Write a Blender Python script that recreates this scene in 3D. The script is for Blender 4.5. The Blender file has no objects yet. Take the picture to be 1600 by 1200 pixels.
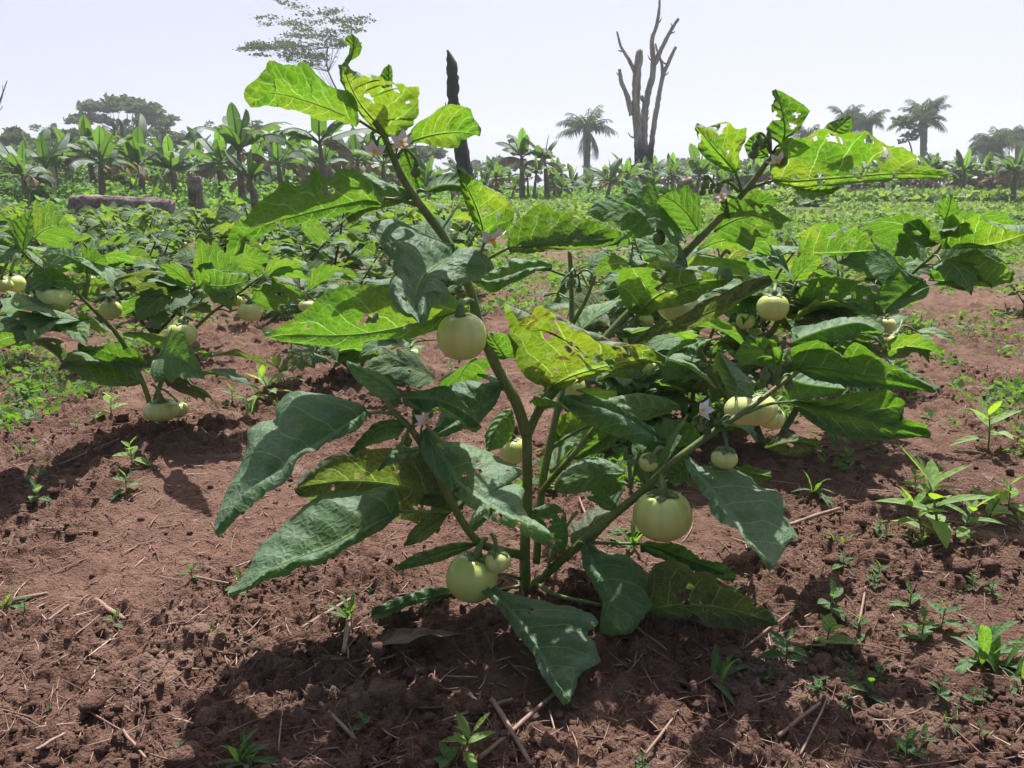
import bpy, math, random
import numpy as np
from mathutils import Vector, Matrix, Euler
R = math.radians
sc = bpy.context.scene

# ---------------------------------------------------------------- camera
CAM_Z = 0.62
PITCH = R(14.4)
FPX = 1208.0
cam = bpy.data.cameras.new('camera')
cam.sensor_width = 36.0
cam.lens = 36.0 * FPX / 1600.0
cam.clip_start = 0.02
cam.clip_end = 3000
camo = bpy.data.objects.new('camera', cam)
sc.collection.objects.link(camo)
camo.location = (0, 0, CAM_Z)
camo.rotation_euler = (R(90) - PITCH, 0, 0)
sc.camera = camo

# ---------------------------------------------------------------- sun and sky
SUN_EL, SUN_AZ = R(62), R(9)        # azimuth measured from +Y towards +X
sun = bpy.data.lights.new('sun', 'SUN')
sun.energy = 5.0
sun.angle = R(0.55)
sun.color = (1.0, 0.955, 0.89)
suno = bpy.data.objects.new('sun', sun)
sc.collection.objects.link(suno)
sd = Vector((math.sin(SUN_AZ) * math.cos(SUN_EL), math.cos(SUN_AZ) * math.cos(SUN_EL), math.sin(SUN_EL)))
suno.rotation_euler = (-sd).to_track_quat('-Z', 'Y').to_euler()
world = bpy.data.worlds.new('World')
sc.world = world
world.use_nodes = True
wn = world.node_tree.nodes
wl = world.node_tree.links
bg = wn['Background']
sky = wn.new('ShaderNodeTexSky')
sky.sky_type = 'NISHITA'
sky.sun_disc = False
sky.sun_elevation = SUN_EL
sky.sun_rotation = SUN_AZ
sky.air_density = 1.0
sky.dust_density = 5.0
sky.ozone_density = 1.0
hz = wn.new('ShaderNodeMixRGB')      # thin high haze veiling the blue evenly
tcw = wn.new('ShaderNodeTexCoord')
sxw = wn.new('ShaderNodeSeparateXYZ')
wl.new(tcw.outputs['Generated'], sxw.inputs[0])
hcx = wn.new('ShaderNodeMapRange')   # the haze is greyer away from the sun, with faint uneven streaks
hcx.inputs[1].default_value = -0.55; hcx.inputs[2].default_value = 0.45
hns = wn.new('ShaderNodeTexNoise'); hns.inputs['Scale'].default_value = 2.2; hns.inputs['Detail'].default_value = 4
hmp = wn.new('ShaderNodeMapping'); hmp.inputs['Scale'].default_value = (1, 1, 4)
wl.new(tcw.outputs['Generated'], hmp.inputs[0]); wl.new(hmp.outputs[0], hns.inputs['Vector'])
had = wn.new('ShaderNodeMath'); had.operation = 'MULTIPLY_ADD'; had.inputs[1].default_value = 0.5
wl.new(hns.outputs['Fac'], had.inputs[0]); wl.new(sxw.outputs[0], had.inputs[2])
hsb = wn.new('ShaderNodeMath'); hsb.operation = 'SUBTRACT'; hsb.inputs[1].default_value = 0.25
wl.new(had.outputs[0], hsb.inputs[0]); wl.new(hsb.outputs[0], hcx.inputs[0])
hcm = wn.new('ShaderNodeMixRGB')
hcm.inputs[1].default_value = (5.5, 5.9, 7.4, 1); hcm.inputs[2].default_value = (6.3, 6.7, 8.4, 1)
wl.new(hcx.outputs[0], hcm.inputs[0]); wl.new(hcm.outputs[0], hz.inputs[2])
mrw = wn.new('ShaderNodeMapRange')   # the haze lies low: thick at the horizon, gone overhead
mrw.interpolation_type = 'SMOOTHSTEP'
mrw.inputs[1].default_value = 0.10; mrw.inputs[2].default_value = 0.48
mrw.inputs[3].default_value = 0.93; mrw.inputs[4].default_value = 0.05
wl.new(sxw.outputs[2], mrw.inputs[0])
mry = wn.new('ShaderNodeMapRange')   # and is brightest on the side of the sun
mry.inputs[1].default_value = -0.8; mry.inputs[2].default_value = 0.5
mry.inputs[3].default_value = 0.25; mry.inputs[4].default_value = 1.0
wl.new(sxw.outputs[1], mry.inputs[0])
mlw = wn.new('ShaderNodeMath'); mlw.operation = 'MULTIPLY'
wl.new(mrw.outputs[0], mlw.inputs[0]); wl.new(mry.outputs[0], mlw.inputs[1])
wl.new(mlw.outputs[0], hz.inputs[0])
wl.new(sky.outputs[0], hz.inputs[1])
wl.new(hz.outputs[0], bg.inputs[0])
bg.inputs[1].default_value = 0.071
sc.view_settings.view_transform = 'Standard'
sc.view_settings.look = 'None'
sc.view_settings.exposure = 0.88
sc.view_settings.gamma = 1.0
sc.cycles.max_bounces = 8
sc.cycles.transparent_max_bounces = 12
sc.cycles.volume_bounces = 0

# ---------------------------------------------------------------- geometry helpers
COL = sc.collection
cp, sp_ = math.cos(PITCH), math.sin(PITCH)


def P(px, py, Y):
    """point on the plane y=Y seen at photo pixel (px,py)"""
    a = (px - 800) / FPX
    b = (600 - py) / FPX
    dy = cp + b * sp_
    dz = -sp_ + b * cp
    t = Y / dy
    return np.array((a * t, Y, CAM_Z + dz * t))


def G(px, py):
    """ground point seen at a photo pixel"""
    a = (px - 800) / FPX
    b = (600 - py) / FPX
    dy = cp + b * sp_
    dz = -sp_ + b * cp
    t = CAM_Z / -dz
    return np.array((a * t, dy * t, 0.0))


class MB:
    """collects vertices and faces, links them as one mesh object"""
    def __init__(s):
        s.v = []; s.q = []; s.t = []; s.qm = []; s.tm = []; s.a = []; s.b = []; s.n = 0

    def add(s, v, q=None, t=None, mat=0, a=None, b=None):
        v = np.asarray(v, dtype=np.float64).reshape(-1, 3)
        k = len(v)
        s.v.append(v)
        s.a.append(np.zeros((k, 2)) if a is None else np.asarray(a, dtype=float).reshape(k, 2))
        s.b.append(np.zeros((k, 2)) if b is None else np.asarray(b, dtype=float).reshape(k, 2))
        if q is not None and len(q):
            q = np.asarray(q, dtype=np.int64).reshape(-1, 4) + s.n
            s.q.append(q); s.qm.append(np.full(len(q), mat))
        if t is not None and len(t):
            t = np.asarray(t, dtype=np.int64).reshape(-1, 3) + s.n
            s.t.append(t); s.tm.append(np.full(len(t), mat))
        s.n += k

    def build(s, name, mats, parent=None, origin=None, smooth=True, attrs=True):
        v = np.concatenate(s.v)
        if parent is not None:
            r = parent
            while r.parent: r = r.parent
            o = np.array(r.location)
        elif origin is not None:
            o = np.array(origin, dtype=float)
        else:
            o = np.zeros(3)
        v = v - o
        me = bpy.data.meshes.new(name)
        q = np.concatenate(s.q) if s.q else np.zeros((0, 4), int)
        t = np.concatenate(s.t) if s.t else np.zeros((0, 3), int)
        mi = np.concatenate((s.qm or [np.zeros(0)]) + (s.tm or [np.zeros(0)])).astype(np.int32)
        loops = np.concatenate([q.ravel(), t.ravel()]).astype(np.int32)
        nq, nt = len(q), len(t)
        me.vertices.add(len(v)); me.vertices.foreach_set('co', v.ravel().astype(np.float32))
        me.loops.add(len(loops)); me.loops.foreach_set('vertex_index', loops)
        me.polygons.add(nq + nt)
        st = np.concatenate([np.arange(nq) * 4, nq * 4 + np.arange(nt) * 3]).astype(np.int32)
        me.polygons.foreach_set('loop_start', st)
        me.update(calc_edges=True)
        me.polygons.foreach_set('material_index', mi)
        me.polygons.foreach_set('use_smooth', np.full(nq + nt, smooth))
        if attrs:
            for nm, arr in (('la', s.a), ('lb', s.b)):
                at = me.attributes.new(nm, 'FLOAT2', 'POINT')
                at.data.foreach_set('vector', np.concatenate(arr).ravel().astype(np.float32))
        for m in (mats if isinstance(mats, (list, tuple)) else [mats]):
            me.materials.append(m)
        me.update()
        ob = bpy.data.objects.new(name, me)
        COL.objects.link(ob)
        if parent is not None:
            ob.parent = parent
        else:
            ob.location = o
        return ob


def tag(o, label=None, cat=None, group=None, kind=None):
    if label: o['label'] = label
    if cat: o['category'] = cat
    if group: o['group'] = group
    if kind: o['kind'] = kind
    return o


def empty(name, loc):
    o = bpy.data.objects.new(name, None)
    o.empty_display_size = 0.05
    o.location = loc
    COL.objects.link(o)
    return o


def copy_tree(o, parent=None):
    c = o.copy()
    COL.objects.link(c)
    c.parent = parent
    for ch in o.children:
        copy_tree(ch, c)
    return c


def cr(pts, n):
    """Catmull-Rom resample of a polyline of vectors to n points, by arc length"""
    p = np.asarray(pts, dtype=float)
    if len(p) == 2:
        return p[0] + (p[1] - p[0]) * np.linspace(0, 1, n)[:, None]
    e = np.vstack([2 * p[0] - p[1], p, 2 * p[-1] - p[-2]])
    out = []
    for i in range(1, len(e) - 2):
        t = np.linspace(0, 1, 8, endpoint=False)[:, None]
        a, b, c, d = e[i - 1], e[i], e[i + 1], e[i + 2]
        out.append(0.5 * (2 * b + (c - a) * t + (2 * a - 5 * b + 4 * c - d) * t ** 2 + (3 * b - a - 3 * c + d) * t ** 3))
    out.append(p[-1:])
    return lin(np.vstack(out), n)


def lin(p, n):
    p = np.asarray(p, dtype=float)
    d = np.r_[0, np.cumsum(np.linalg.norm(np.diff(p, axis=0), axis=1) + 1e-9)]
    s = np.linspace(0, d[-1], n)
    return np.stack([np.interp(s, d, p[:, k]) for k in range(p.shape[1])], 1)


def tube(mb, pts, rad, sides=8, n=None, mat=0, caps=True, knobs=0.0, rng=None, smoothcurve=True):
    """tapered tube along points; rad is a list (interpolated) or number"""
    pts = np.asarray(pts, dtype=float)
    n = n or max(2, (len(pts) - 1) * 5 + 1)
    c = cr(pts, n) if smoothcurve else lin(pts, n)
    rad = np.atleast_1d(rad).astype(float)
    if len(rad) == len(pts):
        cu = np.r_[0, np.cumsum(np.linalg.norm(np.diff(pts, axis=0), axis=1))]; rk_ = cu / cu[-1]
    else: rk_ = np.linspace(0, 1, len(rad))
    r = np.interp(np.linspace(0, 1, n), rk_, rad)
    T = np.gradient(c, axis=0)
    T /= np.linalg.norm(T, axis=1)[:, None] + 1e-12
    up = np.array((0.0, 0, 1)) if abs(T[0][2]) < 0.9 else np.array((1.0, 0, 0))
    N = np.cross(T[0], up); N /= np.linalg.norm(N)
    vs = []
    ang = np.linspace(0, 2 * np.pi, sides, endpoint=False)
    for i in range(n):
        N = N - T[i] * np.dot(N, T[i]); N /= np.linalg.norm(N) + 1e-12
        B = np.cross(T[i], N)
        rr = r[i] * np.ones(sides)
        if knobs and rng is not None:
            rr = rr * (1 + knobs * (rng.random(sides) - 0.5))
        vs.append(c[i] + (np.cos(ang) * rr)[:, None] * N + (np.sin(ang) * rr)[:, None] * B)
    v = np.vstack(vs)
    i = np.arange(n - 1)[:, None] * sides
    j = np.arange(sides)[None]
    j2 = (j + 1) % sides
    q = np.stack([i + j, i + j2, i + sides + j2, i + sides + j], -1).reshape(-1, 4)
    tr = []
    if caps:
        v = np.vstack([v, c[0], c[-1]])
        a, b = n * sides, n * sides + 1
        for k in range(sides):
            k2 = (k + 1) % sides
            tr.append((a, k2, k)); tr.append((b, (n - 1) * sides + k, (n - 1) * sides + k2))
    aa = np.zeros((len(v), 2))
    aa[:n * sides, 0] = np.repeat(np.linspace(0, 1, n), sides)
    aa[:n * sides, 1] = np.tile(ang / 6.283, n)
    mb.add(v, q, tr, mat, a=aa)


def _hash(ix, iy, seed):
    h = (ix.astype(np.int64) * 374761393 + iy.astype(np.int64) * 668265263 + seed * 974634777) & 0xffffffff
    h = ((h ^ (h >> 13)) * 1274126177) & 0xffffffff
    h = ((h ^ (h >> 16)) * 2246822519) & 0xffffffff
    return ((h ^ (h >> 15)) & 0xffffff) / float(0x1000000)


def vn(x, y, seed=0):
    ix, iy = np.floor(x), np.floor(y)
    fx, fy = x - ix, y - iy
    fx = fx * fx * (3 - 2 * fx); fy = fy * fy * (3 - 2 * fy)
    a = _hash(ix, iy, seed); b = _hash(ix + 1, iy, seed)
    c = _hash(ix, iy + 1, seed); d = _hash(ix + 1, iy + 1, seed)
    return (a + (b - a) * fx) * (1 - fy) + (c + (d - c) * fx) * fy


def fbm(x, y, seed=0, o=4):
    s = 0; a = 0.5
    for k in range(o):
        s = s + a * vn(x * 2 ** k + 17.3 * k, y * 2 ** k - 9.1 * k, seed + k); a *= 0.5
    return s / (1 - 0.5 ** o)


def worley(x, y, seed=0):
    ix, iy = np.floor(x), np.floor(y)
    f1 = np.full(x.shape, 9.0); f2 = np.full(x.shape, 9.0); cell = np.zeros(x.shape)
    for dx in (-1, 0, 1):
        for dy in (-1, 0, 1):
            cx, cy = ix + dx, iy + dy
            px = cx + _hash(cx, cy, seed); py = cy + _hash(cx, cy, seed + 7)
            d = np.hypot(px - x, py - y)
            m = d < f1
            f2 = np.where(m, f1, np.minimum(f2, d))
            cell = np.where(m, _hash(cx, cy, seed + 13), cell)
            f1 = np.where(m, d, f1)
    return f1, f2, cell


MOUNDS = [(0.02, 1.10, 0.20, 0.020), (-0.88, 1.85, 0.30, 0.035), (0.55, 1.75, 0.35, 0.03), (-0.50, 2.4, 0.3, 0.04),
          (0.22, 0.98, 0.10, 0.018), (-0.7, 1.55, 0.25, 0.02), (0.75, 1.15, 0.15, 0.02)]


def H(x, y):
    x = np.asarray(x, float); y = np.asarray(y, float)
    h = 0.034 * (fbm(x * 1.7, y * 1.7, 3, 3) - 0.5)
    for mx, my, mr, ma in MOUNDS:
        h = h + ma * np.exp(-((x - mx) ** 2 + (y - my) ** 2) / mr ** 2)
    near = np.clip((9 - y) / 5, 0, 1)
    rough = np.clip((fbm(x * 3.1, y * 3.1, 11, 3) - 0.30) * 4.2, 0.15, 1)
    wx = x + 0.012 * (vn(x * 60, y * 60, 61) - 0.5); wy = y + 0.012 * (vn(x * 60, y * 60, 62) - 0.5)
    f1, f2, c = worley(wx * 19, wy * 19, 21)
    h = h + near * rough * 0.017 * c * np.clip(1.0 - (f1 / 0.62) ** 2, 0, 1) * (c > 0.45)
    f1, f2, c = worley(wx * 46, wy * 46, 31)
    h = h + near * rough * 0.015 * (0.3 + c) * np.clip(1.0 - (f1 / 0.7) ** 2, 0, 1)
    f1, f2, c = worley(wx * 110, wy * 110, 41)
    h = h + near * (0.3 + 0.7 * rough) * 0.0065 * (0.3 + c) * np.clip(1.0 - (f1 / 0.7) ** 2, 0, 1)
    h = h + near * 0.0055 * (fbm(x * 90, y * 90, 51, 3) - 0.5)
    return h - 0.012


# ---------------------------------------------------------------- material helpers
class NT:
    def __init__(s, name):
        s.m = bpy.data.materials.new(name); s.m.use_nodes = True
        s.t = s.m.node_tree; s.t.nodes.clear()
        s.out = s.n('ShaderNodeOutputMaterial')

    def n(s, typ, **kw):
        nd = s.t.nodes.new(typ)
        for k, v in kw.items(): setattr(nd, k, v)
        return nd

    def l(s, a, b): s.t.links.new(a, b)

    def put(s, sock, v):
        if isinstance(v, (int, float)): sock.default_value = v
        elif isinstance(v, (tuple, list)):
            sock.default_value = tuple(v) + ((1,) if len(v) == 3 and sock.type == 'RGBA' else ())
        else: s.l(v, sock)

    def math(s, op, a, b=0.0, c=None, clamp=False):
        nd = s.n('ShaderNodeMath', operation=op); nd.use_clamp = clamp
        s.put(nd.inputs[0], a); s.put(nd.inputs[1], b)
        if c is not None: s.put(nd.inputs[2], c)
        return nd.outputs[0]

    def mix(s, f, a, b, mode='MIX'):
        nd = s.n('ShaderNodeMixRGB', blend_type=mode)
        s.put(nd.inputs[0], f); s.put(nd.inputs[1], a); s.put(nd.inputs[2], b)
        return nd.outputs[0]

    def noise(s, vec, scale, detail=4, rough=0.55, dist=0.0):
        nd = s.n('ShaderNodeTexNoise')
        if vec is not None: s.l(vec, nd.inputs['Vector'])
        nd.inputs['Scale'].default_value = scale; nd.inputs['Detail'].default_value = detail
        nd.inputs['Roughness'].default_value = rough; nd.inputs['Distortion'].default_value = dist
        return nd.outputs['Fac']

    def voro(s, vec, scale, feature='F1'):
        nd = s.n('ShaderNodeTexVoronoi', feature=feature)
        if vec is not None: s.l(vec, nd.inputs['Vector'])
        nd.inputs['Scale'].default_value = scale
        return nd

    def map(s, v, a, b, c=0.0, d=1.0, smooth=False):
        nd = s.n('ShaderNodeMapRange')
        if smooth: nd.interpolation_type = 'SMOOTHSTEP'
        s.put(nd.inputs[0], v)
        for i, k in enumerate((a, b, c, d)): s.put(nd.inputs[i + 1], k)
        return nd.outputs[0]

    def attr(s, name):
        return s.n('ShaderNodeAttribute', attribute_name=name)

    def bump(s, h, strength=0.5, dist=0.01, normal=None):
        nd = s.n('ShaderNodeBump')
        nd.inputs['Strength'].default_value = strength; nd.inputs['Distance'].default_value = dist
        s.put(nd.inputs['Height'], h)
        if normal is not None: s.l(normal, nd.inputs['Normal'])
        return nd.outputs[0]

    def coord(s): return s.n('ShaderNodeTexCoord').outputs['Object']

    def geo(s): return s.n('ShaderNodeNewGeometry').outputs['Position']

    def prin(s, col, rough=0.6, normal=None, **kw):
        nd = s.n('ShaderNodeBsdfPrincipled')
        s.put(nd.inputs['Base Color'], col); s.put(nd.inputs['Roughness'], rough)
        if normal is not None: s.l(normal, nd.inputs['Normal'])
        for k, v in kw.items(): s.put(nd.inputs[k.replace('_', ' ')], v)
        return nd.outputs[0]

    def end(s, sh):
        s.l(sh, s.out.inputs['Surface']); return s.m


def leafmat(name, refl, trans, yellow=0.12, holes=0.0, brown=0.0, veincol=(0.22, 0.30, 0.12), tw=0.5, N=6.5, gloss=0.19):
    m = NT(name)
    la = m.attr('la').outputs['Vector']; lb = m.attr('lb').outputs['Vector']
    rnd = m.n('ShaderNodeObjectInfo').outputs['Random']
    sep = m.n('ShaderNodeSeparateXYZ'); m.l(la, sep.inputs[0])
    t, s = sep.outputs[0], sep.outputs[1]
    off = m.n('ShaderNodeVectorMath', operation='MULTIPLY_ADD')
    cmb = m.n('ShaderNodeCombineXYZ'); m.put(cmb.inputs[2], m.math('MULTIPLY', rnd, 31.0))
    m.l(lb, off.inputs[0]); off.inputs[1].default_value = (1, 1, 1); m.l(cmb.outputs[0], off.inputs[2])
    mv = off.outputs[0]
    ab = m.math('ABSOLUTE', s)
    sg = m.math('SIGN', s)
    wob = m.math('MULTIPLY', m.math('SUBTRACT', m.noise(mv, 22, 2), 0.5), 0.09)
    ph = m.math('ADD', m.math('SUBTRACT', t, m.math('MULTIPLY', m.math('POWER', ab, 1.25), 0.22)), wob)
    ph = m.math('ADD', m.math('MULTIPLY', ph, N), m.math('MULTIPLY', sg, 0.22))
    fr = m.math('ABSOLUTE', m.math('SUBTRACT', m.math('FRACT', ph), 0.5))      # 0.5 on the vein
    dv = m.math('SUBTRACT', 0.5, fr)
    lat = m.map(dv, 0.0, m.math('ADD', 0.034, m.math('MULTIPLY', ab, 0.02)), 1, 0, True)
    lat = m.math('MULTIPLY', lat, m.map(ab, 0.55, 1.0, 1.0, 0.25))
    mid = m.map(ab, 0.0, m.map(t, 0.0, 1.0, 0.085, 0.04), 1, 0, True)
    dist = m.n('ShaderNodeVectorMath', operation='ADD')
    nn = m.n('ShaderNodeTexNoise'); nn.inputs['Scale'].default_value = 60; m.l(mv, nn.inputs['Vector'])
    sc_ = m.n('ShaderNodeVectorMath', operation='SCALE'); m.l(nn.outputs['Color'], sc_.inputs[0]); sc_.inputs['Scale'].default_value = 0.008
    m.l(mv, dist.inputs[0]); m.l(sc_.outputs[0], dist.inputs[1])
    net = m.voro(dist.outputs[0], 105, 'DISTANCE_TO_EDGE').outputs['Distance']
    netl = m.map(net, 0.0, 0.10, 1, 0, True)
    vein = m.math('MAXIMUM', m.math('MAXIMUM', lat, mid), m.math('MULTIPLY', netl, 0.24))
    big = m.noise(mv, 13, 3)
    cl = m.noise(mv, 40, 3)
    yel = m.math('MULTIPLY', m.map(m.math('ADD', big, m.math('MULTIPLY', rnd, 0.22)), 0.62, 0.80, 0, 1, True), yellow * 4, clamp=True)
    edge = m.map(ab, 0.80, 1.0, 0, 1)
    ey = m.math('MULTIPLY', m.math('MULTIPLY', edge, m.map(m.noise(mv, 9, 2), 0.5, 0.66, 0, 1)), yellow * 5, clamp=True)
    yel = m.math('MAXIMUM', yel, ey)
    bt = m.map(m.math('ADD', cl, m.math('MULTIPLY', rnd, 0.5)), 0.3, 1.1, 0.72, 1.3)
    rc = m.mix(yel, refl, (0.14, 0.17, 0.03)); rc = m.mix(m.math('MULTIPLY', vein, 0.75), rc, veincol)
    tc = m.mix(yel, trans, (0.42, 0.42, 0.02))
    tc = m.mix(m.math('MULTIPLY', vein, 0.80), tc, (0.40, 0.62, 0.17))
    br = m.map(m.noise(mv, 55, 5, 0.7), 0.66 - brown * 0.2, 0.74 - brown * 0.2, 0, 1)
    spots = m.map(m.voro(mv, 38).outputs['Distance'], 0.045, 0.075, 1, 0)
    spots = m.math('MULTIPLY', spots, 0.8)
    if brown > 0: spots = m.math('MAXIMUM', spots, m.math('MULTIPLY', br, min(1, brown * 1.5)))
    rc = m.mix(spots, rc, (0.10, 0.055, 0.025)); tc = m.mix(spots, tc, (0.10, 0.05, 0.015))
    hs = m.n('ShaderNodeHueSaturation'); m.put(hs.inputs['Color'], rc); m.put(hs.inputs['Value'], bt)
    hs2 = m.n('ShaderNodeHueSaturation'); m.put(hs2.inputs['Color'], tc); m.put(hs2.inputs['Value'], bt)
    hgt = m.math('ADD', m.math('MULTIPLY', net, 0.7), m.math('MULTIPLY', dv, 0.8))
    hgt = m.math('ADD', hgt, m.math('MULTIPLY', m.noise(mv, 50, 3), 0.8))
    nrm = m.bump(hgt, 0.8, 0.0045)
    d = m.n('ShaderNodeBsdfDiffuse'); m.l(hs.outputs[0], d.inputs[0]); m.l(nrm, d.inputs['Normal'])
    tr = m.n('ShaderNodeBsdfTranslucent'); m.l(hs2.outputs[0], tr.inputs[0]); m.l(nrm, tr.inputs['Normal'])
    g = m.n('ShaderNodeBsdfGlossy'); g.inputs['Roughness'].default_value = 0.74; m.l(nrm, g.inputs['Normal'])
    g.inputs[0].default_value = (0.78, 0.88, 0.86, 1)
    mx = m.n('ShaderNodeMixShader'); mx.inputs[0].default_value = tw; m.l(d.outputs[0], mx.inputs[1]); m.l(tr.outputs[0], mx.inputs[2])
    fz = m.n('ShaderNodeFresnel'); fz.inputs['IOR'].default_value = 1.4
    gx = m.n('ShaderNodeMixShader'); m.put(gx.inputs[0], m.math('MULTIPLY', m.math('ADD', m.math('MINIMUM', fz.outputs[0], 0.16), 0.05), gloss * 2.2, clamp=True))
    m.l(mx.outputs[0], gx.inputs[1]); m.l(g.outputs[0], gx.inputs[2])
    sh = gx.outputs[0]
    if holes > 0:
        v1 = m.voro(dist.outputs[0], 30)
        hm = m.math('LESS_THAN', v1.outputs['Distance'], m.math('MULTIPLY', m.math('GREATER_THAN', m.noise(mv, 14, 1), 0.60 - holes * 0.2), m.map(m.noise(mv, 70, 2), 0.3, 0.7, 0.10, 0.34)))
        hm = m.math('MULTIPLY', hm, m.math('LESS_THAN', lat, 0.5)); hm = m.math('MULTIPLY', hm, m.math('LESS_THAN', mid, 0.3))
        tp = m.n('ShaderNodeBsdfTransparent')
        ms = m.n('ShaderNodeMixShader'); m.put(ms.inputs[0], hm); m.l(sh, ms.inputs[1]); m.l(tp.outputs[0], ms.inputs[2])
        sh = ms.outputs[0]
    return m.end(sh)


def stemmat(name, c1, c2, rough=0.55, scale=60, bump=0.4, stretch=0.25):
    m = NT(name)
    co = m.coord()
    mp = m.n('ShaderNodeMapping'); mp.inputs['Scale'].default_value = (1, 1, stretch); m.l(co, mp.inputs[0])
    n1 = m.noise(mp.outputs[0], scale, 5, 0.65); n2 = m.noise(co, scale * 0.12, 3)
    f = m.map(m.math('ADD', m.math('MULTIPLY', n1, 0.6), m.math('MULTIPLY', n2, 0.6)), 0.42, 0.78, 0, 1)
    return m.end(m.prin(m.mix(f, c1, c2), rough, m.bump(n1, bump, 1.0 / scale * 0.25)))


M = {}
M['leaf'] = leafmat('leaf_green', (0.062, 0.140, 0.046), (0.100, 0.245, 0.006), yellow=0.05)
M['leaf_yellow'] = leafmat('leaf_yellowing', (0.072, 0.134, 0.048), (0.108, 0.245, 0.006), yellow=0.07, holes=0.3)
M['leaf_holes'] = leafmat('leaf_chewed', (0.062, 0.140, 0.046), (0.102, 0.245, 0.006), yellow=0.08, holes=0.7)
M['leaf_dull'] = leafmat('leaf_dull', (0.085, 0.10, 0.055), (0.10, 0.15, 0.015), yellow=0.06, holes=0.35, brown=0.5)
M['leaf_brown'] = leafmat('leaf_browned', (0.075, 0.09, 0.035), (0.125, 0.225, 0.006), yellow=0.07, holes=0.8, brown=0.6, veincol=(0.22, 0.12, 0.05))
M['leaf_far'] = leafmat('leaf_field', (0.054, 0.108, 0.040), (0.12, 0.24, 0.009), yellow=0.09, N=6)
M['weed'] = leafmat('weed_leaf', (0.060, 0.130, 0.036), (0.18, 0.40, 0.015), yellow=0.04, N=4)
M['stem'] = stemmat('green_stem', (0.065, 0.105, 0.024), (0.15, 0.20, 0.05), scale=300, bump=0.5)
M['stem_dark'] = stemmat('woody_stem', (0.035, 0.030, 0.016), (0.075, 0.075, 0.030), scale=220, bump=0.6)
M['calyx'] = stemmat('calyx_green', (0.055, 0.10, 0.028), (0.13, 0.20, 0.06), scale=200, bump=0.4)
M['petal'] = NT('white_petal'); M['petal'] = M['petal'].end(M['petal'].prin((0.78, 0.76, 0.80), 0.6, Subsurface_Weight=0.2))
M['anther'] = NT('yellow_anther'); M['anther'] = M['anther'].end(M['anther'].prin((0.75, 0.45, 0.03), 0.5))


def fruitmat():
    m = NT('pale_fruit_skin')
    la = m.attr('la').outputs['Vector']
    sep = m.n('ShaderNodeSeparateXYZ'); m.l(la, sep.inputs[0])
    co = m.coord()
    rnd = m.n('ShaderNodeObjectInfo').outputs['Random']
    h, rib = sep.outputs[0], sep.outputs[1]
    n = m.noise(co, 45, 4)
    base = m.mix(m.map(m.math('ADD', n, m.math('MULTIPLY', m.math('SUBTRACT', rnd, .5), .5)), 0.3, 0.7, 0, 1), (0.48, 0.54, 0.16), (0.56, 0.60, 0.24))
    gr = m.math('MULTIPLY', m.map(rib, 0.35, 0.75, 0, 1, True), m.map(h, 0.15, 0.9, 0.15, 0.8))
    gr = m.math('MULTIPLY', gr, m.map(m.noise(co, 90, 3), 0.35, 0.6, 0.4, 1))
    base = m.mix(m.math('MULTIPLY', gr, m.map(rnd, 0, 1, .5, .95)), base, (0.34, 0.46, 0.13))
    base = m.mix(m.map(h, 0.0, 0.35, 0.45, 0.0), base, (0.60, 0.59, 0.30))
    sc_ = m.map(m.noise(co, 70, 5, 0.7), 0.665, 0.73, 0, 0.8)
    base = m.mix(sc_, base, (0.30, 0.22, 0.11))
    sh = m.prin(base, 0.25, m.bump(m.noise(co, 160, 3), 0.12, 0.002), Subsurface_Weight=0.25, Subsurface_Scale=0.02, Specular_IOR_Level=0.5)
    return m.end(sh)


M['fruit'] = fruitmat()


def soilmat():
    m = NT('red_brown_soil')
    g = m.geo()
    n1 = m.noise(g, 2.2, 4); n2 = m.noise(g, 24, 6, 0.65); n3 = m.noise(g, 170, 6, 0.7)
    c = m.mix(m.map(n1, 0.35, 0.65, 0, 1), (0.122, 0.066, 0.048), (0.192, 0.108, 0.081))
    c = m.mix(m.map(n2, 0.40, 0.72, 0, 0.75), c, (0.28, 0.175, 0.136))
    c = m.mix(m.map(n3, 0.50, 0.35, 0, 0.55), c, (0.055, 0.030, 0.024))
    c = m.mix(m.map(m.noise(g, 5.5, 3, .6, .6), .54, .66, 0, .55), c, (0.085, 0.045, 0.034))
    c = m.mix(m.map(m.noise(g, 3.7, 3, .6, .6), .58, .68, 0, .6), c, (0.30, 0.20, 0.16))
    sp = m.map(m.voro(g, 210).outputs['Distance'], 0.10, 0.16, 1, 0)
    sp = m.math('MULTIPLY', sp, m.math('GREATER_THAN', m.noise(g, 60, 1), 0.58))
    c = m.mix(m.math('MULTIPLY', sp, 0.7), c, (0.36, 0.26, 0.20))
    # algae-like green film of tiny seedlings farther out on the right
    sep = m.n('ShaderNodeSeparateXYZ'); m.l(g, sep.inputs[0])
    far = m.map(sep.outputs[1], 2.5, 15, 0, 1.1)
    gm = m.math('MULTIPLY', far, m.map(m.math('ADD', m.noise(g, 1.6, 6, 0.7), m.map(sep.outputs[1], 9, 17, 0, 0.25)), 0.42, 0.6, 0, 1), clamp=True)
    c = m.mix(gm, c, (0.085, 0.115, 0.035))
    v = m.voro(g, 260).outputs['Distance']
    hh = m.math('ADD', m.math('MULTIPLY', n3, 1.0), m.math('MULTIPLY', m.math('SUBTRACT', 1.0, v), 0.45))
    nb = m.bump(hh, 1.0, 0.009)
    return m.end(m.prin(c, 0.95, nb, Specular_IOR_Level=0.15))


M['soil'] = soilmat()


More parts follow.
